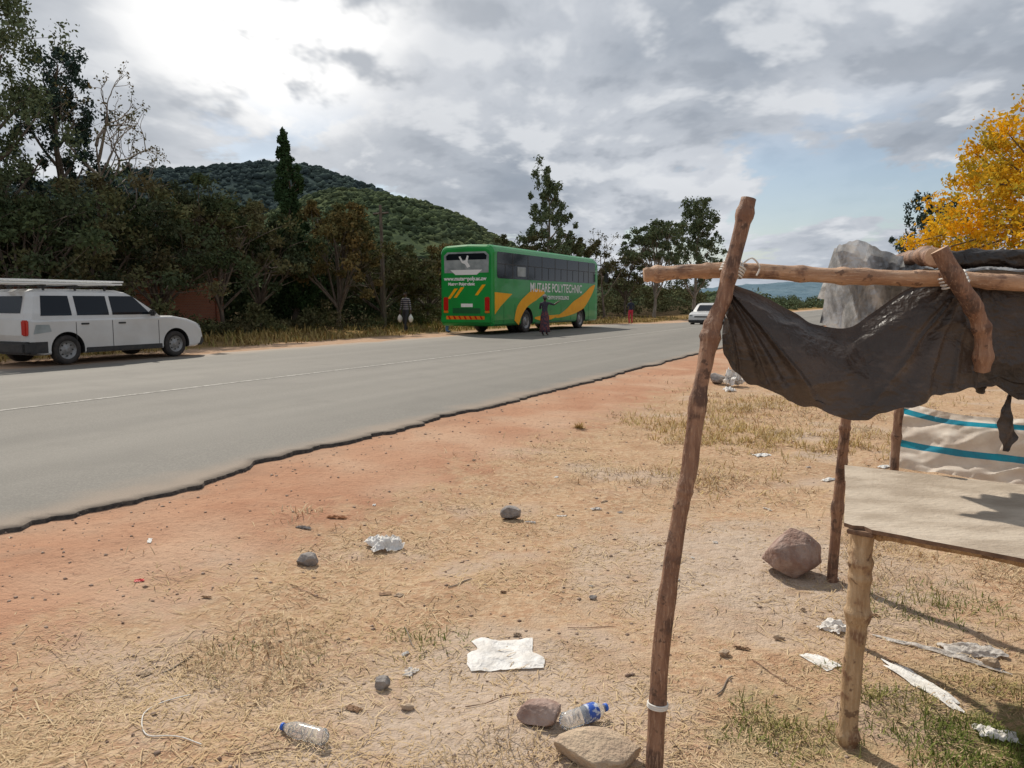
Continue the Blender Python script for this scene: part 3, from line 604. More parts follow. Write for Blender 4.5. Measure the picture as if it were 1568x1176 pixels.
def wrap(name,c,ax,r,turns,pitch,parent):
    t=np.linspace(0,turns*6.283,turns*24); ax=Vector(ax).normalized(); a=ax.orthogonal().normalized(); b=ax.cross(a)
    pa=np.array([Vector(c)+a*math.cos(q)*r+b*math.sin(q)*r+ax*(pitch*q/6.283-pitch*turns/2) for q in t]); V,F=tube(pa,.0035,6); return mesh_obj(name,V,F,[string],parent=parent,smooth=True)
wrap('binding_1',(.775,2.735,1.71),(.6,.1,1.2),.040,4,.010,stall); wrap('binding_2',(.775,2.75,1.712),(1,.3,-.5),.043,4,.011,stall)
wrap('binding_3',(.505,2.535,.21),(.1,.05,1),.034,3,.006,stall)
V,F=tube(smooth_path([(.80,2.70,1.73),(.83,2.69,1.75),(.86,2.70,1.72),(.85,2.70,1.69)],16),.003,6); mesh_obj('string_tail',V,F,[string],parent=stall)
wrap('binding_4',(1.525,2.68,1.675),(.5,0,-1),.042,4,.012,stall)
# tarpaulins
def sheet(name,top,bot,mat,nx,ny,fn,parent):
    tp=smooth_path(top,nx); bt=smooth_path(bot,nx); v=np.linspace(0,1,ny)[None,:,None]
    Pq=tp[:,None]*(1-v)+bt[:,None]*v; U,Vv=np.meshgrid(np.linspace(0,1,nx),np.linspace(0,1,ny),indexing='ij')
    Pq=Pq+fn(U,Vv,Pq); return mesh_obj(name,Pq.reshape(-1,3),gridF(nx,ny),[mat],smooth=True,parent=parent)
def tarp_mat():
    m,T,b=newmat('black_tarpaulin'); tc=T.n('ShaderNodeTexCoord').outputs['Object']
    a=T.noise(tc,3,5,.6); f=T.noise(T.mapping(tc,(1,1,2.2),(0,0,0),(0,.5,0)),14,6,.65)
    c=T.mix(T.step(a,.35,.7),(.030,.026,.024),(.062,.046,.037)); c=T.mix(T.math('MULTIPLY',T.step(f,.52,.68),.4),c,(.11,.085,.07))
    T.l(c,b.inputs['Base Color']); b.inputs['Roughness'].default_value=.40; b.inputs['Specular IOR Level'].default_value=.5
    h=T.math('ADD',T.math('MULTIPLY',T.ridge(T.mapping(tc,(1,1,1.6),(0,0,0),(0,.6,0)),7),.8),T.math('MULTIPLY',T.ridge(tc,19),.35)); h=T.math('ADD',h,T.math('MULTIPLY',f,.35))
    T.l(T.bump(h,.6,.012),b.inputs['Normal'])
    t=T.n('ShaderNodeBsdfTranslucent'); T.l(T.mix(.5,c,(.10,.06,.04)),t.inputs['Color']); mx=T.n('ShaderNodeMixShader'); mx.inputs[0].default_value=.22
    T.l(b.outputs[0],mx.inputs[1]); T.l(t.outputs[0],mx.inputs[2]); T.l(mx.outputs[0],m.node_tree.nodes['Material Output'].inputs['Surface']); return m
tm=tarp_mat()
top=[(.765,2.775,1.675),(.791,2.78,1.665),(.882,2.79,1.630),(1.002,2.80,1.570),(1.098,2.80,1.520),(1.217,2.80,1.505),(1.307,2.80,1.560),(1.42,2.79,1.642),(1.535,2.76,1.674),(1.68,2.745,1.67),(1.833,2.735,1.66),(2.14,2.73,1.65),(2.5,2.70,1.62)]
bot=[(.742,2.72,1.47),(.752,2.72,1.41),(.82,2.70,1.325),(.931,2.68,1.275),(1.026,2.67,1.236),(1.193,2.66,1.190),(1.30,2.66,1.220),(1.45,2.68,1.262),(1.564,2.70,1.285),(1.70,2.72,1.31),(1.842,2.73,1.265),(2.15,2.73,1.265),(2.5,2.70,1.25)]
def rdg(x,y,s,o=3): return 1-np.minimum(np.abs(fbm(x,y,s,o)-.5)*5,1)
def f1(U,V,P):
    X=P[...,0];Z=P[...,2]
    a1=np.arctan2(1.70-Z,X-.72); a2=np.arctan2(1.72-Z,1.62-X)
    c1=rdg(a1*7,X*1.2,21,2)*sstep(1.35,.8,X); c2=rdg(a2*6,X*1.2+4,27,2)*sstep(1.0,1.5,X)*sstep(1.75,1.5,X)
    c3=rdg(X*3.2+Z*1.5,Z*6-X*1.5,33,2)
    y=-.10*np.sin(V*np.pi)*np.sin(np.clip(U*2.2,0,1)*np.pi*.9+.2)+.035*(fbm(X*4,Z*4,3,2)-.5)-.030*c1-.035*c2-.016*c3
    z=.02*(vn(U*40,V*2,5)-.5)*(V>.9)+.008*(vn(U*25,V*0,6)-.5)
    return np.stack([0*y,y*np.clip(V*6,0.15,1),z],-1)
sheet('black_tarpaulin',top,bot,tm,260,90,f1,stall)
def silver_mat():
    m,T,b=newmat('silver_tarpaulin'); tc=T.n('ShaderNodeTexCoord').outputs['Object']
    f=T.noise(T.mapping(tc,(2,1,.9),(0,0,0),(0,.3,0)),6,6,.65); k=T.noise(T.mapping(tc,(2,1,1)),3.1,3,.6)
    c=T.mix(T.step(f,.40,.60),(.27,.275,.28),(.60,.61,.62)); c=T.mix(T.step(k,.55,.60),c,(.05,.05,.055)); T.l(c,b.inputs['Base Color'])
    b.inputs['Roughness'].default_value=.38; b.inputs['Metallic'].default_value=.25; T.l(T.bump(T.math('ADD',T.ridge(T.mapping(tc,(1.6,1,.8),(0,0,0),(0,.35,0)),6,3),T.math('MULTIPLY',T.ridge(tc,17,2),.4)),.7,.018),b.inputs['Normal'])
    t=T.n('ShaderNodeBsdfTranslucent'); T.l(c,t.inputs['Color']); mx=T.n('ShaderNodeMixShader'); mx.inputs[0].default_value=.35
    T.l(b.outputs[0],mx.inputs[1]); T.l(t.outputs[0],mx.inputs[2]); T.l(mx.outputs[0],m.node_tree.nodes['Material Output'].inputs['Surface']); return m
sm_=silver_mat()
def f2(U,V,P):
    X=P[...,0]-1.4; Z=1.85-P[...,2]
    a=rdg(X*4.5-Z*1.8+1,Z*1.2,31,2); b_=rdg(X*9+Z*3,Z*2.5,37,2)
    y=-.055*a*(.4+.6*V)-.02*b_+.06*(fbm(X*3,Z*3,4,2)-.5)+.05*V; z=.02*(vn(U*22,V*0+1,7)-.5)+.02*np.exp(-((X-.16)/.05)**2)*(1-V)
    return np.stack([.018*(fbm(U*9,V*3,19,2)-.5),y,z],-1)
sheet('silver_tarpaulin',[(1.450,3.50,1.845),(1.50,3.50,1.868),(1.56,3.5,1.852),(1.646,3.49,1.828),(1.78,3.48,1.79),(1.95,3.47,1.76),(2.4,3.42,1.74)],[(1.385,3.46,1.505),(1.43,3.45,1.485),(1.50,3.44,1.47),(1.588,3.43,1.44),(1.70,3.43,1.40),(1.94,3.43,1.36),(2.4,3.4,1.35)],sm_,260,80,f2,stall)
def f3(U,V,P):
    z=-.05*np.sin(V*3.14)+.05*(fbm(U*5,V*6,14,3)-.5)-.02; return np.stack([0*z,0*z,z],-1)
sheet('silver_back_flap',[(1.450,3.505,1.840),(1.56,3.505,1.846),(1.78,3.485,1.785),(2.4,3.425,1.738)],[(1.50,3.80,1.62),(1.68,3.82,1.60),(1.95,3.82,1.58),(2.45,3.8,1.56)],sm_,120,30,lambda U,V,P: np.stack([0*U,.03*np.sin(U*30)*V,.02*(vn(U*9,V*3,2)-.5)*V],-1),stall)
sheet('roof_tarpaulin',[(1.52,2.76,1.745),(1.9,2.74,1.74),(2.6,2.70,1.72)],[(1.60,3.55,1.79),(2.1,3.9,1.80),(3.0,3.9,1.78)],tm,60,40,f3,stall)
tq=np.linspace(0,1,140); pa=smooth_path([(1.53,2.80,1.745),(1.62,2.80,1.75),(1.75,2.79,1.755),(1.9,2.78,1.75),(2.4,2.74,1.74)],140); V,F=tube(pa,.036+.0*tq,28)
th=np.tile(np.arange(28)/28*6.283,140); tt=np.repeat(tq,28); rr_=1+.45*(fbm(np.cos(th)*2+tt*7,np.sin(th)*2+5+tt*3,5,3)-.5)-.25*rdg(np.cos(th)*1.5+tt*9,np.sin(th)*1.5+tt*2,7,2)
cen=np.repeat(pa,28,0); V=cen+(V-cen)*rr_[:,None]; mesh_obj('tarpaulin_roll',V,F,[tm],smooth=True,parent=stall)
def strip(name,pts,wd,seed):
    pa=smooth_path(pts,24); w_=np.interp(np.linspace(0,1,24),np.linspace(0,1,len(wd)),wd); q=np.linspace(-1,1,7)
    V=pa[:,None]+np.stack([q[None]*w_[:,None]/2,(vn(q[None]*2+np.arange(24)[:,None]*.4,q[None]*0,seed)-.5)*.03,0*q[None]*w_[:,None]],-1); mesh_obj(name,V.reshape(-1,3),gridF(24,7),[tm],smooth=True,parent=stall)
strip('torn_strip_1',[(1.80,2.75,1.30),(1.79,2.75,1.235),(1.785,2.75,1.17),(1.80,2.75,1.11),(1.79,2.75,1.06)],[.03,.02,.05,.07,.01],1)
strip('torn_strip_2',[(1.66,2.75,1.35),(1.67,2.74,1.31),(1.69,2.75,1.27)],[.12,.06,.01],2)
strip('torn_strip_3',[(1.74,2.74,1.37),(1.77,2.74,1.32),(1.84,2.74,1.25)],[.16,.14,.05],3)
# table
table=empty('market_table',(0,0,0))
tz_=.8; oc=[(1.64,3.73),(1.50,3.40),(1.495,3.38),(1.21,2.735),(1.225,2.70),(1.262,2.69),(1.27,2.645),(1.36,2.565),(1.375,2.545),(1.47,2.46),(1.60,2.34),(1.9,2.07),(2.3,1.75),(2.95,2.78),(2.25,3.32)]
ply=pmat('weathered_board',(.36,.29,.22),(.52,.44,.35),4,.85,bump=.5,bscale=30,contrast=(.35,.65),stretch=(1,1.8,1)); plyd=pmat('board_edge',(.12,.07,.045),(.22,.13,.08),30,.9)
n=len(oc); V=[(x,y,tz_) for x,y in oc]+[(x,y,tz_-.014) for x,y in oc]; F=[tuple(range(n))[::-1],tuple(range(n,2*n))]+[(i,(i+1)%n,(i+1)%n+n,i+n) for i in range(n)]
mesh_obj('table_top',V,F,[ply,plyd],[0]+[1]*(n+1),parent=table)
def box(name,c,d,mat,rotz=0,parent=None,bev=.004,rot=None):
    bm=bmesh.new(); bmesh.ops.create_cube(bm,size=1)
    for v in bm.verts: v.co=Vector((v.co.x*d[0],v.co.y*d[1],v.co.z*d[2]))
    if bev: bmesh.ops.bevel(bm,geom=bm.edges[:],offset=bev,segments=2,affect='EDGES')
    me=bpy.data.meshes.new(name); bm.to_mesh(me); bm.free(); me.materials.append(mat); o=link(bpy.data.objects.new(name,me)); o.location=c; o.rotation_euler=rot or (0,0,rotz); o.parent=parent; return o
pole('front_bearer',[(1.29,2.75,.762),(1.8,2.32,.762),(2.35,1.85,.762)],.020,.020,wl,31,parent=table,endmat=wend); pole('rear_bearer',[(1.60,3.60,.762),(2.2,3.2,.762),(2.8,2.8,.762)],.020,.020,wl,32,parent=table,endmat=wend)
pole('leg_1',[(1.251,2.71,-.06),(1.26,2.71,.314),(1.267,2.71,.563),(1.268,2.71,.775)],.034,.038,wl,7,parent=table,endmat=wend)
box('leg_cap',(1.262,2.70,.777),(.09,.07,.016),plyd,-.7,table,.003)
pole('leg_2',[(1.62,3.52,-.05),(1.62,3.53,.4),(1.61,3.54,.745)],.024,.024,wl,8,parent=table); pole('leg_3',[(2.2,1.95,-.05),(2.2,1.96,.4),(2.2,1.95,.77)],.035,.035,wl,9,parent=table); pole('leg_4',[(2.7,2.8,-.05),(2.7,2.81,.4),(2.7,2.8,.77)],.035,.035,wl,10,parent=table)
# woven sack screen
scr=empty('sack_screen',(0,0,0))
sw=plasticmat('woven_sack',(.80,.75,.68),(.68,.61,.54),.6,.6); sc=plasticmat('cyan_stripe',(.03,.36,.52),(.05,.28,.42),.45,.6)
tl=np.array((1.906,3.75,1.121)); tr_=np.array((2.355,3.5,1.053)); bl=np.array((1.866,3.74,.79)); br=np.array((2.27,3.42,.775))
tr_=tl+(tr_-tl)*2.1; br=bl+(br-bl)*2.1; a,b=110,50
U,Vv=np.meshgrid(np.linspace(0,1,a),np.linspace(0,1,b),indexing='ij'); Pq=(tl*(1-U)[...,None]+tr_*U[...,None])*(1-Vv)[...,None]+(bl*(1-U)[...,None]+br*U[...,None])*Vv[...,None]
Pq[...,1]+=.05*(fbm(U*9,Vv*4,3,4)-.5)+.03*rdg(U*8+Vv*2,Vv*3,6,2); Pq[...,2]-=.035*np.sin(U*3.14*2.5)*(1-Vv)*.6
mi=np.zeros((a-1,b-1),int); mi[:,5:9]=1; mi[:,28:33]=1
mesh_obj('sack_sheet',Pq.reshape(-1,3),gridF(a,b),[sw,sc],mi.ravel(),smooth=True,parent=scr)
pole('post',[(1.865,3.70,.70),(1.885,3.72,.95),(1.90,3.735,1.15)],.020,.020,wz,11,parent=scr,endmat=wend)
pole('post_far',[(2.95,3.10,-.05),(2.9,3.13,.6),(2.86,3.15,1.05)],.022,.022,wz,12,parent=scr,endmat=wend)
# ---------------------------------------------------------------- lathe / bottles / wheels
def lathe(name,prof,sides,mats,mi=None,axis='z',parent=None,loc=(0,0,0),rot=(0,0,0),smooth=True):
    th=np.arange(sides)/sides*2*np.pi; V=[];n=len(prof)
    for r,h in prof:
        for q in th:
            V.append((r*math.cos(q),r*math.sin(q),h) if axis=='z' else (r*math.cos(q),h,r*math.sin(q)))
    F=[];m=[]
    for i in range(n-1):
        for j in range(sides): k=(j+1)%sides; F.append((i*sides+j,i*sides+k,(i+1)*sides+k,(i+1)*sides+j)); m.append(mi[i] if mi else 0)
    o=mesh_obj(name,V,F,mats,m,smooth=smooth,parent=parent,loc=loc); o.rotation_euler=rot; return o
m_,T,b=newmat('clear_plastic'); b.inputs['Base Color'].default_value=(.9,.93,.95,1); b.inputs['Transmission Weight'].default_value=.8; b.inputs['Roughness'].default_value=.12; b.inputs['IOR'].default_value=1.25; clear=m_
blue=pmat('blue_label',(.03,.10,.45),(.55,.6,.7),40,.4,contrast=(.5,.56)); bluecap=pmat('blue_cap',(.02,.12,.55),rough=.4)
def bottle(x,y,az,L,r,label):
    e=empty('plastic_bottle',(x,y,Hf(x,y)+r+.004),az)
    pr=[(0,.004),(r*.7,0),(r,.012),(r*.93,L*.12),(r,L*.18),(r*.95,L*.26),(r,L*.34),(r*.95,L*.42),(r,L*.5),(r,L*.66),(r*.8,L*.8),(r*.4,L*.92),(r*.38,L*.95)]
    lathe('body',pr,24,[clear],parent=e,rot=(0,math.pi/2,0)); lathe('cap',[(0,L),(r*.42,L),(r*.45,L*.995),(r*.45,L*.94),(r*.38,L*.94)],20,[bluecap],parent=e,rot=(0,math.pi/2,0))
    if label: lathe('label',[(r*1.02,L*.5),(r*1.03,L*.51),(r*1.03,L*.72),(r*.98,L*.74)],24,[blue],parent=e,rot=(0,math.pi/2,0))
bottle(.19,2.74,.55,.21,.034,True); bottle(-.68,2.66,2.75,.20,.03,False)
pa=smooth_path([(-1.32,3.0,0),(-1.42,2.85,0),(-1.35,2.68,0),(-1.22,2.66,0),(-1.12,2.62,0)],40); pa[:,2]=H(pa[:,0],pa[:,1])+.006; V,F=tube(pa,.0025,5); mesh_obj('string_loop',V,F,[string],smooth=True)
for i,(x,y,a,l) in enumerate([(-.05,3.0,.4,.3),(-.5,3.6,1.9,.25),(-1.1,4.1,2.6,.22),(.1,2.9,2.4,.2),(-.9,2.6,.2,.25),(.9,3.1,1.0,.2),(1.15,3.2,2.0,.3),(-.3,4.3,.9,.2),(.4,3.7,.2,.25),(-1.5,3.3,1.2,.18)]):
    q=np.linspace(-.5,.5,8); pa=np.stack([x+q*l*math.cos(a),y+q*l*math.sin(a)+.01*np.sin(q*7),0*q],-1); pa[:,2]=H(pa[:,0],pa[:,1])+.006; V,F=tube(pa,.002+.0015*(i%2),5); mesh_obj('twig',V,F,[barkpale if i%2 else wz],smooth=True)
tyre=pmat('tyre_rubber',(.022,.021,.02),(.05,.04,.035),8,.85); rimg=pmat('wheel_rim',(.30,.30,.30),(.20,.19,.18),12,.45,.4); blackp=pmat('black_plastic',(.02,.02,.022),(.04,.038,.036),10,.6); 
def wheel(name,x,y,r,w,parent,side=-1):
    e=link(bpy.data.objects.new(name,None)); e.parent=parent; e.location=(x,y,r)
    s=side
    lathe('tyre',[(r*.62,-s*w*.5),(r*.9,-s*w*.5),(r,-s*w*.36),(r,s*w*.36),(r*.93,s*w*.5),(r*.64,s*w*.5),(r*.62,s*w*.42)],36,[tyre],axis='y',parent=e)
    lathe('rim',[(r*.63,s*w*.46),(r*.58,s*w*.40),(r*.52,s*w*.22),(r*.30,s*w*.30),(r*.18,s*w*.42),(r*.12,s*w*.45),(0.001,s*w*.45)],36,[rimg],axis='y',parent=e)
    for k in range(8):
        q=k*math.pi/4; lathe('rim_hole_%d'%k,[(.001,s*w*.31),(r*.055,s*w*.31),(r*.055,s*w*.2)],10,[blackp],axis='y',parent=e,loc=(r*.42*math.cos(q),0,r*.42*math.sin(q)))
    return e
# ---------------------------------------------------------------- bus
m_,T,b=newmat('dark_glass'); b.inputs['Base Color'].default_value=(.010,.013,.018,1); b.inputs['Roughness'].default_value=.08; b.inputs['Specular IOR Level'].default_value=.35; glass=m_
green=pmat('green_paint',(.010,.29,.050),(.015,.24,.045),1.2,.35,coat=.3,spec=.3); yel=pmat('yellow_decal',(.92,.42,.006),(.84,.36,.006),3,.5,spec=.2); whp=pmat('white_decal',(.78,.78,.76),rough=.5)
redl=pmat('red_lamp',(.5,.015,.01),rough=.2,coat=.5); ambl=pmat('orange_lamp',(.7,.2,.02),rough=.2); greyp=pmat('grey_decal',(.35,.38,.38),(.20,.23,.23),2.5,.4); dgreen=pmat('dark_green_trim',(.006,.10,.03),rough=.4)
bus=empty('bus',(-.74,30.9,.265),math.atan2(.891,.454))
BL,BW=11.9,2.5
def section(dz0,inset,top):
    b=.35+dz0; y0=inset; y1=BW-inset; t=top; r=.28
    pts=[(y0+.10,b),(y0+.02,b+.08),(y0,b+.25),(y0,t-.30)]
    for k in range(5): q=math.pi-(k*math.pi/8); pts.append((y0+r+.02+r*math.cos(q)-.02*(k==0),t-r+r*math.sin(q)))
    pts.append((BW/2,t+.04))
    return pts+[(BW-p[0],p[1]) for p in pts[:-1][::-1]]
secs=[(0.0,section(.12,.10,3.45)),(.03,section(.05,.04,3.53)),(.10,section(0,.0,3.60)),(.3,section(0,0,3.62)),(6,section(0,0,3.62)),(11.3,section(0,0,3.62)),(11.65,section(0,.02,3.55)),(11.82,section(.02,.07,3.40)),(11.9,section(.1,.14,3.2))]
V=[];F=[];ns=len(secs[0][1])
for x,sct in secs: V+=[(x,p[0],p[1]) for p in sct]
for i in range(len(secs)-1):
    for j in range(ns): k=(j+1)%ns; F.append((i*ns+j,i*ns+k,(i+1)*ns+k,(i+1)*ns+j))
F.append(tuple(range(ns))[::-1]); F.append(tuple((len(secs)-1)*ns+j for j in range(ns)))
shell=mesh_obj('body_shell',V,F,[green,blackp],parent=bus)
bm=bmesh.new(); bm.from_mesh(shell.data); bmesh.ops.recalc_face_normals(bm,faces=bm.faces); bm.to_mesh(shell.data); bm.free()
def cutter(x,r,y0,y1,z,host,parent):
    o=lathe('arch_cutter',[(.0001,y0),(r,y0),(r,y1),(.0001,y1)],32,[blackp],axis='y',parent=parent,loc=(x,0,z),smooth=False)
    bm=bmesh.new(); bm.from_mesh(o.data); bmesh.ops.remove_doubles(bm,verts=bm.verts,dist=.001); bmesh.ops.recalc_face_normals(bm,faces=bm.faces); bm.to_mesh(o.data); bm.free()
    md=host.modifiers.new('b','BOOLEAN'); md.operation='DIFFERENCE'; md.solver='EXACT'; md.object=o; return o
def apply_mods(o,cutters):
    bpy.context.view_layer.update(); dg=bpy.context.evaluated_depsgraph_get(); me=bpy.data.meshes.new_from_object(o.evaluated_get(dg)); o.modifiers.clear(); o.data=me
    for c in cutters: bpy.data.objects.remove(c,do_unlink=True)
cs=[cutter(ax,.60,-.2,.5,.50,shell,bus) for ax in (3.1,9.36)]+[cutter(ax,.60,2.0,2.7,.50,shell,bus) for ax in (3.1,9.36)]
apply_mods(shell,cs)
for ax in (3.1,9.36):
    wheel('wheel_r',ax,.20,.50,.30,bus,-1); wheel('wheel_l',ax,2.30,.50,.30,bus,1)
lathe('rear_inner_wheel',[(.001,-.15),(.46,-.15),(.5,-.1),(.5,.15),(.46,.2),(.001,.2)],30,[tyre],axis='y',parent=bus,loc=(3.1,.62,.5))
def poly(name,pts,mat,parent,plane,off):
    V=[(a,off,b) if plane=='side' else (off,a,b) for a,b in pts]; 
    f=tuple(range(len(V))) if plane=='side' else tuple(range(len(V)))[::-1]
    return mesh_obj(name,V,[f],[mat],parent=parent)
def rrect(x0,z0,x1,z1,r=.06,k=4):
    o=[]
    for cx_,cz_,a0 in ((x1-r,z0+r,-90),(x1-r,z1-r,0),(x0+r,z1-r,90),(x0+r,z0+r,180)):
        for i in range(k+1): a=math.radians(a0+90*i/k); o.append((cx_+r*math.cos(a),cz_+r*math.sin(a)))
    return o
for sgn,off in (('r',-.006),('l',BW+.006)):
    s_=-1 if sgn=='r' else 1
    poly('window_band_'+sgn,rrect(.30,2.28,11.25,3.34,.12),glass,bus,'side',off)
    for k,xx in enumerate([.30,1.7,3.15,4.6,6.05,7.5,8.95,10.3]):
        if k: poly('pillar_%s_%d'%(sgn,k),[(xx-.03,2.29),(xx+.03,2.29),(xx+.03,3.33),(xx-.03,3.33)],blackp,bus,'side',off+s_*.004)
        box('frame_%s_%d'%(sgn,k),(xx+.72,off+s_*.004,2.86),(1.30 if k<7 else .9,.012,.025),blackp,0,bus,0)
        box('slider_%s_%d'%(sgn,k),(xx+.70,off+s_*.004,2.60),(.02,.012,.5),blackp,0,bus,0)
poly('curtain_patch',rrect(2.1,2.4,2.9,2.8,.03),greyp,bus,'side',-.020)
def band(name,ctrl,wd,off,mat=yel):
    pa=smooth_path([(a,0,b) for a,b in ctrl],30); w_=np.interp(np.linspace(0,1,30),np.linspace(0,1,len(wd)),wd); tg=np.gradient(pa,axis=0); nm=np.stack([-tg[:,2],0*tg[:,0],tg[:,0]],-1); nm/=np.linalg.norm(nm,axis=1)[:,None]
    A=pa+nm*w_[:,None]/2; B=pa-nm*w_[:,None]/2; V=np.concatenate([A,B]); V[:,1]=off; i=np.arange(29); mesh_obj(name,V,np.stack([i,i+30,i+31,i+1],-1),[mat],parent=bus)
poly('swoosh_rear',[(.10,1.72),(.10,.82),(.6,1.15),(1.2,1.45),(1.65,1.66)],yel,bus,'side',-.006)
band('swoosh_mid',[(2.05,.45),(2.35,.95),(3.0,1.35),(3.9,1.65),(4.9,1.75)],[.45,.6,.5,.55,.05],-.006)
band('swoosh_mid_low',[(3.85,.62),(4.5,.60),(5.6,.62),(6.6,.72)],[.05,.22,.2,.02],-.006)
band('swoosh_front',[(6.2,.60),(7.3,.78),(8.4,1.05),(9.6,1.35),(10.7,1.9),(11.25,2.2)],[.03,.30,.62,.7,.45,.05],-.006)
def text(s,size,loc,rot,mat,parent,name):
    c=bpy.data.curves.new(name,'FONT'); c.body=s; c.size=size; c.extrude=.001; c.offset=.008; c.materials.append(mat); o=link(bpy.data.objects.new(name,c)); o.location=loc; o.rotation_euler=rot; o.parent=parent; return o
text('MUTARE POLYTECHNIC',.56,(3.35,-.012,1.78),(math.pi/2,0,0),whp,bus,'lettering_side'); text('CENTRE OF EXCELLENCE',.22,(5.2,-.012,1.45),(math.pi/2,0,0),whp,bus,'lettering_side_small')
text('www.mutarepoly.ac.zw',.21,(-.012,2.30,2.20),(math.pi/2,0,-math.pi/2),whp,bus,'lettering_rear'); text('Mutare Polytechnic',.16,(-.012,2.1,2.0),(math.pi/2,0,-math.pi/2),whp,bus,'lettering_rear_small')
poly('rear_window',[(.22,2.50),(2.28,2.50),(2.30,3.2),(2.14,3.34),(.36,3.34),(.20,3.2)],greyp,bus,'rear',-.005)
poly('rear_window_dark',[(.32,3.02),(2.18,3.02),(2.2,3.18),(2.08,3.27),(.42,3.27),(.3,3.18)],glass,bus,'rear',-.009)
poly('rear_panel_white',[(.75,2.42),(1.75,2.42),(2.0,2.62),(.5,2.62)],whp,bus,'rear',-.010)
poly('kudu_emblem',[(1.3,2.85),(1.45,2.90),(1.60,3.15),(1.52,3.17),(1.4,2.97),(1.28,3.0),(1.2,3.2),(1.13,3.17),(1.18,2.93),(1.05,2.75),(1.2,2.70)],whp,bus,'rear',-.014)
for k,(yy,zz0) in enumerate([(2.15,1.45),(1.85,1.5),(.85,1.6)]):
    poly('rear_flash_%d'%k,[(yy,zz0),(yy-.14,zz0),(yy-.50,zz0+.42),(yy-.34,zz0+.42)],yel,bus,'rear',-.006)
for yy in (.18,2.12):
    box('tail_lamp',(-.01,yy+.1,1.25),(.05,.22,.55),redl,0,bus,.03); box('indicator_lamp',(-.01,yy+.1,.93),(.05,.22,.1),ambl,0,bus,.02)
box('rear_bumper',(-.04,1.25,.62),(.12,2.36,.30),green,0,bus,.04)
poly('hazard_strip',[(.35,.62),(2.15,.62),(2.15,.76),(.35,.76)],ambl,bus,'rear',-.106)
for k in range(7): poly('hazard_chevron_%d'%k,[(.42+k*.25,.62),(.50+k*.25,.62),(.58+k*.25,.76),(.50+k*.25,.76)],redl,bus,'rear',-.109)
poly('number_plate',[(.95,1.12),(1.5,1.12),(1.5,1.26),(.95,1.26)],whp,bus,'rear',-.012)
poly('engine_grille',rrect(.6,.86,1.9,1.08,.03),dgreen,bus,'rear',-.007)
box('skirt_trim',(6.2,-.004,.42),(4.6,.02,.06),dgreen,0,bus,.005)
for k,xx in enumerate([.9,1.9,4.5,5.6,6.8,8.0,10.4]): box('hatch_line_%d'%k,(xx,-.002,.85),(.018,.006,.8),dgreen,0,bus,0)
poly('windscreen',[(.3,1.5),(2.2,1.5),(2.2,3.1),(.3,3.1)],glass,bus,'rear',11.905)
V,F=tube(smooth_path([(11.7,.12,3.3),(12.1,-.15,3.2),(12.2,-.28,2.9)],10),.03,8); mesh_obj('mirror_arm',V,F,[blackp],parent=bus,smooth=True); box('mirror',(12.18,-.30,2.6),(.12,.22,.5),blackp,0,bus,.05)
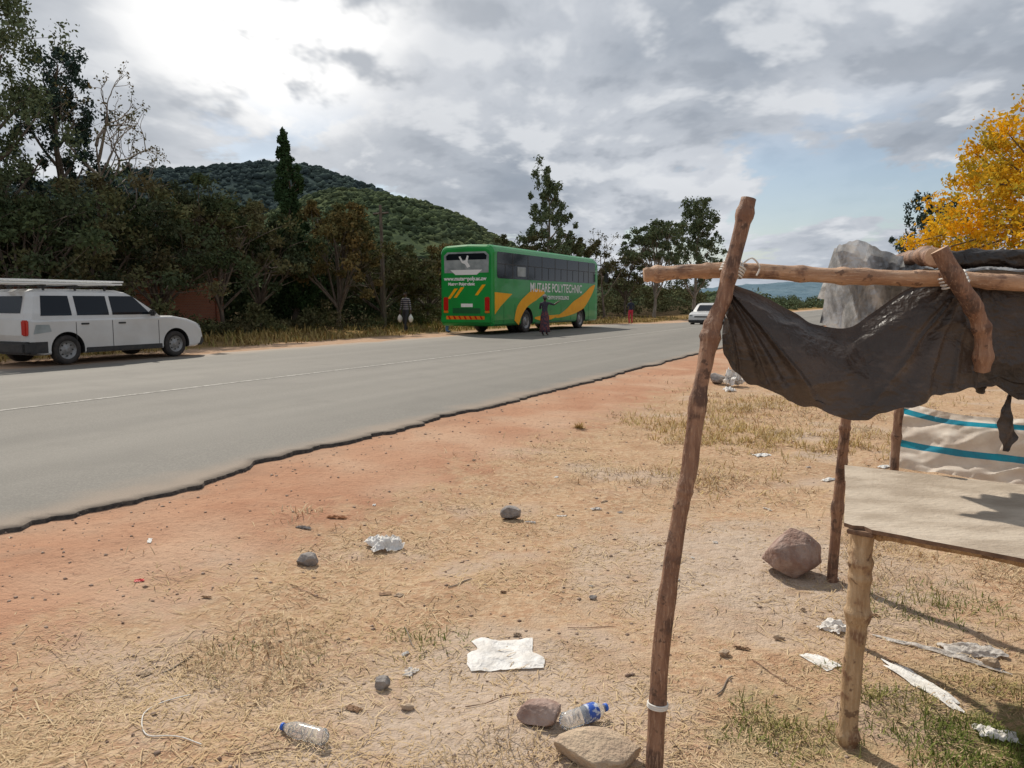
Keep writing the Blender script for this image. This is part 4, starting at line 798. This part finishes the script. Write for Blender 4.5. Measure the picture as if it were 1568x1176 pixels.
# ---------------------------------------------------------------- cars
wpaint=pmat('white_paint',(.60,.60,.59),(.52,.51,.49),1.5,.3,coat=.5)
def wagon(name,loc,rotz,sc=1.0,rack=True):
    e=empty(name,loc,rotz,sc); W=1.69
    side=[(.06,.24),(.02,.34),(0,.60),(.02,.90),(3.02,.93),(3.35,.93),(3.75,.86),(4.02,.76),(4.14,.62),(4.18,.42),(4.12,.26),(3.95,.20),(.30,.20)]
    def shrink(p,k): return [(2.1+(x-2.1)*(1-k*.5), .55+(z-.55)*(1-k)) for x,z in p]
    ys=[(0,.14),(.015,.06),(.06,.02),(.16,0),(W-.16,0),(W-.06,.02),(W-.015,.06),(W,.14)]
    V=[];n=len(side)
    for y,k in ys: V+=[(x,y,z) for x,z in shrink(side,k)]
    F=[]
    for i in range(len(ys)-1):
        for j in range(n): k=(j+1)%n; F.append((i*n+j,i*n+k,(i+1)*n+k,(i+1)*n+j))
    F.append(tuple(range(n))); F.append(tuple((len(ys)-1)*n+j for j in range(n))[::-1])
    b=mesh_obj('lower_body',V,F,[wpaint,blackp],parent=e,smooth=False)
    bm=bmesh.new(); bm.from_mesh(b.data); bmesh.ops.recalc_face_normals(bm,faces=bm.faces); bm.to_mesh(b.data); bm.free()
    cs=[cutter(ax,.35,y0,y1,.30,b,e) for ax in (.82,3.38) for y0,y1 in ((-.1,.32),(W-.32,W+.1))]; apply_mods(b,cs)
    rings=[(.88,.05,3.15,.03),(1.02,.07,2.98,.045),(1.34,.17,2.52,.14),(1.43,.22,2.36,.19),(1.485,.34,2.2,.30),(1.50,.6,1.95,.5)]
    V=[];F=[]
    for z_,xa,xb,ins in rings:
        c=.10; V+=[(xa+c,ins,z_),(xb-c,ins,z_),(xb-c*.2,ins+.25,z_),(xb,W/2,z_),(xb-c*.2,W-ins-.25,z_),(xb-c,W-ins,z_),(xa+c,W-ins,z_),(xa,W-ins-c,z_),(xa,ins+c,z_)]
    k9=9
    for i in range(len(rings)-1):
        for j in range(k9): k=(j+1)%k9; F.append((i*k9+j,i*k9+k,(i+1)*k9+k,(i+1)*k9+j))
    F.append(tuple((len(rings)-1)*k9+j for j in range(k9)))
    mesh_obj('cabin',V,F,[wpaint],parent=e)
    def sp(x,z,sg,off=.006):
        ins=np.interp(z,[r[0] for r in rings],[r[3] for r in rings]); return (x,ins-off if sg<0 else W-ins+off,z)
    for sg in (-1,1):
        for k,pl in enumerate([[(.32,.97),(.95,.97),(.95,1.36),(.40,1.36)],[(1.06,.97),(1.76,.97),(1.76,1.36),(1.06,1.36)],[(1.84,.97),(2.76,.97),(2.40,1.36),(1.84,1.36)]]):
            Vp=[sp(pl[0][0],pl[0][1],sg),sp(pl[1][0],pl[1][1],sg),sp(pl[1][0]+(pl[2][0]-pl[1][0])*.13,1.02,sg),sp(pl[2][0],pl[2][1],sg),sp(pl[3][0],pl[3][1],sg),sp(pl[3][0]+(pl[0][0]-pl[3][0])*.87,1.02,sg)]
            mesh_obj('side_window_%d'%k,Vp,[(0,1,2,5),(5,2,3,4)],[glass],parent=e)
        yy=-.004 if sg<0 else W+.004
        for k,(xa,xb,za,zb) in enumerate([(1.00,1.012,.34,.84),(1.80,1.812,.28,.86),(2.92,2.932,.30,.84)]): mesh_obj('door_seam_%d'%k,[(xa,yy,za),(xb,yy,za),(xb,yy,zb),(xa,yy,zb)],[(0,1,2,3)],[blackp],parent=e)
        for xx in (1.12,1.95): box('door_handle',(xx+.08,yy,.80),(.17,.03,.035),blackp,0,e,.008)
        box('rocker_trim',(2.1,yy*1+(.01 if sg<0 else -.01),.27),(1.8,.04,.10),blackp,0,e,.01)
        box('mirror',(2.72,-.08 if sg<0 else W+.08,1.0),(.10,.16,.13),blackp,0,e,.03)
        box('head_lamp',(4.02,.17 if sg<0 else W-.17,.66),(.20,.26,.14),greyp,0,e,.04)
        box('tail_lamp',(.03,.07 if sg<0 else W-.07,.74),(.08,.14,.30),redl,0,e,.02)
        box('bumper_corner',(.24,(.035 if sg<0 else W-.035),.36),(.38,.08,.26),blackp,0,e,.02)
        box('front_bumper_corner',(3.98,(.05 if sg<0 else W-.05),.34),(.30,.08,.20),blackp,0,e,.02)
    box('rear_bumper',(.05,W/2,.36),(.26,W+.03,.24),blackp,0,e,.04); box('front_bumper',(4.10,W/2,.34),(.22,W-.05,.22),blackp,0,e,.06); box('grille',(4.14,W/2,.60),(.06,.9,.10),blackp,0,e,.02)
    mesh_obj('quarter_decal',[(.14,-.003,.62),(.50,-.003,.66),(.46,-.003,.80),(.20,-.003,.80)],[(0,1,2,3)],[greyp],parent=e)
    mesh_obj('rear_window',[(.075,.25,1.02),(.075,W-.25,1.02),(.17,W-.30,1.35),(.17,.30,1.35)],[(0,1,2,3)],[glass],parent=e).location=(-.012,0,0)
    mesh_obj('windscreen',[(3.0,.28,.98),(3.0,W-.28,.98),(2.53,W-.36,1.35),(2.53,.36,1.35)],[(0,1,2,3)],[glass],parent=e).location=(.035,0,.01)
    for ax in (.82,3.38): wheel('wheel_r',ax,.11,.29,.18,e,-1); wheel('wheel_l',ax,W-.11,.29,.18,e,1)
    box('underbody',(2.1,W/2,.27),(3.6,1.1,.16),blackp,0,e,.02)
    if rack:
        for xx in (.55,1.2,1.85): box('rack_bar',(xx,W/2,1.56),(.04,1.3,.03),blackp,0,e,.005); box('rack_foot',(xx,.27,1.51),(.04,.03,.11),blackp,0,e,.004); box('rack_foot',(xx,W-.27,1.51),(.04,.03,.11),blackp,0,e,.004)
        for k,(yy,zz,l) in enumerate([(.32,1.605,3.3),(.55,1.60,3.2),(.8,1.605,3.1),(1.1,1.60,3.3),(.42,1.665,3.2),(.7,1.66,3.0)]): box('load_plank_%d'%k,(.60+.05*k,yy,zz),(l,.12,.035),whp,.01*(k-2),e,.006)
    return e
wagon('parked_station_wagon',(-9.75,15.45,.285),math.atan2(.891,.454),1.06)
wagon('oncoming_car',(13.45,54.4,.02),math.atan2(-.891,-.454),1.0,False)
# ---------------------------------------------------------------- people
skin=pmat('skin_brown',(.07,.035,.02),(.09,.045,.028),10,.55); hair=pmat('black_hair',(.01,.009,.008),rough=.9); shoe=pmat('dark_shoe',(.03,.025,.02),rough=.6)
def striped():
    m,T,b=newmat('striped_shirt'); tc=T.n('ShaderNodeTexCoord').outputs['Object']; s=T.n('ShaderNodeSeparateXYZ'); T.l(tc,s.inputs[0])
    f=T.step(T.math('SINE',T.math('MULTIPLY',s.outputs[2],70)),-.2,.2); T.l(T.mix(f,(.03,.03,.05),(.26,.24,.24)),b.inputs['Base Color']); b.inputs['Roughness'].default_value=.9; return m
def human(name,loc,rotz,J,shirt,trouser,hgt=1.7,skirt=None):
    e=empty(name,loc,rotz,hgt/1.74)
    base={'pel':(0,0,.96,.135,.105),'sp':(0,0,1.12,.12,.095),'ch':(0,0,1.32,.155,.11),'nb':(0,-.01,1.46,.07,.06),'nk':(0,0,1.52,.05,.05),'jaw':(0,.02,1.57,.062,.07),'hd':(0,.015,1.65,.078,.095),'tp':(0,.005,1.715,.06,.07),
    'lsh':(-.185,0,1.42,.058,.058),'lel':(-.235,-.01,1.14,.042,.042),'lwr':(-.25,.06,.90,.026,.03),'lha':(-.25,.08,.84,.022,.038),
    'rsh':(.185,0,1.42,.058,.058),'rel':(.235,-.01,1.14,.042,.042),'rwr':(.25,.06,.90,.026,.03),'rha':(.25,.08,.84,.022,.038),
    'lhip':(-.09,0,.90,.095,.095),'lkn':(-.10,.02,.50,.06,.062),'lan':(-.10,-.02,.10,.038,.04),'lto':(-.11,.13,.035,.038,.03),
    'rhip':(.09,0,.90,.095,.095),'rkn':(.10,.02,.50,.06,.062),'ran':(.10,-.02,.10,.038,.04),'rto':(.11,.13,.035,.038,.03)}
    for k,v in J.items(): base[k]=tuple(v)+base[k][3:]
    ks=list(base); ix={k:i for i,k in enumerate(ks)}
    E=[('pel','sp'),('sp','ch'),('ch','nb'),('nb','nk'),('nk','jaw'),('jaw','hd'),('hd','tp')]+[(a+x,a+y) for a in 'lr' for x,y in (('sh','el'),('el','wr'),('wr','ha'),('hip','kn'),('kn','an'),('an','to'))]+[('ch','lsh'),('ch','rsh'),('pel','lhip'),('pel','rhip')]
    me=bpy.data.meshes.new('body'); me.from_pydata([base[k][:3] for k in ks],[(ix[a],ix[b]) for a,b in E],[]); o=link(bpy.data.objects.new('body',me)); 
    md=o.modifiers.new('s','SKIN'); 
    for i,k in enumerate(ks): me.skin_vertices[0].data[i].radius=base[k][3:5]; me.skin_vertices[0].data[i].use_root=(k=='pel')
    ms=o.modifiers.new('ss','SUBSURF'); ms.levels=2; ms.render_levels=2
    bpy.context.view_layer.update(); dg=bpy.context.evaluated_depsgraph_get(); nm=bpy.data.meshes.new_from_object(o.evaluated_get(dg)); o.modifiers.clear(); o.data=nm
    nm.materials.clear()
    for m in (shirt,trouser,skin,hair,shoe): nm.materials.append(m)
    hands=[Vector(base[k][:3]) for k in ('lha','rha')]; wr=[Vector(base[k][:3]) for k in ('lwr','rwr')]; el=[Vector(base[k][:3]) for k in ('lel','rel')]
    for p in nm.polygons:
        c=p.center; p.use_smooth=True
        if min((c-h).length for h in hands+wr)<.085 : i=2
        elif min((c-(a*.5+b*.5)).length for a,b in zip(wr,el))<.09 and skirt: i=2
        elif c.z>1.49 and abs(c.x)<.13: i=3 if (c.z>1.665 or (c.y<-.01 and c.z>1.56)) else 2
        elif c.z<.075: i=4
        elif c.z<.97 and min((c-h).length for h in el)>.12: i=1
        else: i=0
        p.material_index=i
    o.parent=e
    Vs=[];Fs=[];off=0
    for h,wv in zip(hands,wr):
        d=(h-wv).normalized(); sdv=d.cross(Vector((0,0,1)) if abs(d.z)<.8 else Vector((1,0,0))).normalized(); nrm=d.cross(sdv)
        for q,l in ((-.026,.055),(-.009,.068),(.009,.072),(.026,.064)):
            s0=h+sdv*q+d*.015; pa=smooth_path([s0,s0+d*l*.5+nrm*.004,s0+d*l*.85+nrm*.022,s0+d*l*.95+nrm*.034],9); V,F=tube(pa,np.linspace(.009,.006,9),7); Vs.append(V);Fs.append(F+off);off+=len(V)
        s0=wv+d*.03+sdv*.022; pa=smooth_path([s0,s0+d*.03+sdv*.03,s0+d*.06+sdv*.03+nrm*.012],7); V,F=tube(pa,np.linspace(.011,.007,7),7); Vs.append(V);Fs.append(F+off);off+=len(V)
    mesh_obj('fingers',np.concatenate(Vs),np.concatenate(Fs),[skin],parent=e,smooth=True)
    hy=base['hd'][1]; hz_=base['hd'][2]; hx=base['hd'][0]; Vi,Fi=ico(2); fv=[];ff=[];mm=[];o2=0
    for (dx,dy,dz),(sx_,sy_,sz_),mt in [((-.03,.082,-.005),(.012,.008,.008),0),((.03,.082,-.005),(.012,.008,.008),0),((0,.098,-.035),(.015,.018,.022),1),((0,.082,-.07),(.025,.010,.009),2),((-.08,.0,-.02),(.012,.02,.03),1),((.08,.0,-.02),(.012,.02,.03),1)]:
        fv.append(Vi*np.array([sx_,sy_,sz_])+np.array([hx+dx,hy+dy,hz_+dz])); ff.append(Fi+o2); mm+=[mt]*len(Fi); o2+=len(Vi)
    mesh_obj('face_features',np.concatenate(fv),np.concatenate(ff),[pmat('eye_white',(.5,.48,.45)),skin,pmat('lips',(.12,.04,.035))],mm,parent=e,smooth=True)
    if skirt: lathe('skirt',[(.135,1.05),(.15,.98),(.19,.85),(.20,.6),(.22,.35),(.24,.16),(.225,.155)],28,[skirt],parent=e)
    return e
wk={'lkn':(-.10,.14,.52),'lan':(-.10,.20,.10),'lto':(-.10,.36,.05),'rkn':(.10,.0,.49),'ran':(.10,-.22,.14),'rto':(.11,-.08,.035),'lwr':(-.27,.0,.90),'lha':(-.27,.01,.84),'rwr':(.27,.05,.90),'rha':(.27,.06,.84)}
x_,y_=at(622,33),33; p1=human('pedestrian_with_bags',(x_,y_,Hf(x_,y_)),math.radians(150),wk,striped(),pmat('dark_trousers',(.03,.03,.035),rough=.9),1.74)
for k,xx in enumerate((-.29,.29)):
    Vi,Fi=ico(3); Vb=Vi*np.array([.09,.12,.17]); Vb[:,2]=np.where(Vb[:,2]>0,Vb[:,2]*1.2,Vb[:,2]); Vb[:,:2]*=(1-.7*sstep(.02,.22,Vb[:,2]))[:,None]; Vb*=(1+.15*(fbm(Vi[:,0]*3,Vi[:,1]*3+Vi[:,2]*3,k,3)-.5))[:,None]
    mesh_obj('carrier_bag_%d'%k,Vb,Fi,[bagm],parent=p1,smooth=True,loc=(xx,.03,.60))
x_,y_=at(834,31),31; dress=pmat('patterned_dress',(.16,.05,.05),(.03,.03,.05),14,.9,contrast=(.45,.55))
p2=human('woman_beside_bus',(x_,y_,float(road_z(8,31))),math.radians(-25),{'rel':(.36,.16,1.34),'rwr':(.48,.34,1.46),'rha':(.51,.38,1.49),'lel':(-.26,.06,1.16),'lwr':(-.24,.24,1.22),'lha':(-.23,.29,1.24)},pmat('dark_blouse',(.06,.05,.07),(.03,.03,.04),12,.9),dress,1.6,dress)
Vi,Fi=ico(3); mesh_obj('head_wrap',Vi*np.array([.105,.12,.09])*(1+.15*(fbm(Vi[:,0]*4,Vi[:,2]*4,3)-.5))[:,None],Fi,[pmat('headwrap',(.10,.09,.10),(.3,.28,.27),12,.9)],parent=p2,smooth=True,loc=(0,-.01,1.70))
x_,y_=at(965,52),52; human('pedestrian',(x_,y_,Hf(x_,y_)),math.radians(15),{'lel':(-.25,.0,1.15),'lwr':(-.16,.14,1.05),'lha':(-.11,.16,1.06),'lkn':(-.11,.05,.5)},pmat('navy_top',(.02,.025,.045),rough=.9),pmat('red_trousers',(.45,.03,.06),rough=.9),1.68)
# someone standing on the far side of the bus: only the lower legs show under the tail
x_,y_=-2.78,33.05; human('pedestrian',(x_,y_,Hf(x_,y_)),math.radians(-100),{},pmat('grey_top',(.20,.20,.22),rough=.9),pmat('blue_trousers',(.10,.22,.42),rough=.9),1.68)
# ---------------------------------------------------------------- far side
up=empty('utility_pole',(at(590,36),36,Hf(at(590,36),36)))
V,F=tube([(0,0,-.2),(-.03,0,2),(-.08,0,4),(-.12,0,5.6)],[.10,.09,.075,.065],12); mesh_obj('shaft',V,F,[bark],parent=up,smooth=True)
V,F=tube([(-.45,0,5.2),(.25,0,5.25)],[.04,.04],8); mesh_obj('crossarm',V,F,[bark],parent=up)
cu,cs_=19.0,US(np.array(at(190,26.5)),np.array(26.5))[1]; wx_,wy_=XY(cu,float(cs_)); bw=empty('brick_wall',(float(wx_),float(wy_),.45),math.atan2(.891,.454))
bm_,T,b=newmat('red_brick'); br_=T.n('ShaderNodeTexBrick'); tc=T.n('ShaderNodeTexCoord').outputs['Object']; T.l(T.mapping(tc,(1,1,1),(0,0,0),(math.pi/2,0,0)),br_.inputs['Vector']); br_.inputs['Scale'].default_value=4; br_.inputs['Color1'].default_value=(.42,.13,.07,1); br_.inputs['Color2'].default_value=(.34,.10,.06,1); br_.inputs['Mortar'].default_value=(.3,.25,.2,1); T.l(br_.outputs['Color'],b.inputs['Base Color'])
box('wall_panel',(0,0,.95),(9,.22,1.9),bm_,0,bw,.01); box('coping',(0,0,1.94),(9.1,.3,.08),rocktan,0,bw,.01)
for k in range(4): box('pier_%d'%k,(-4.3+k*2.87,-.02,1.0),(.35,.32,2.1),bm_,0,bw,.01)
print('done')
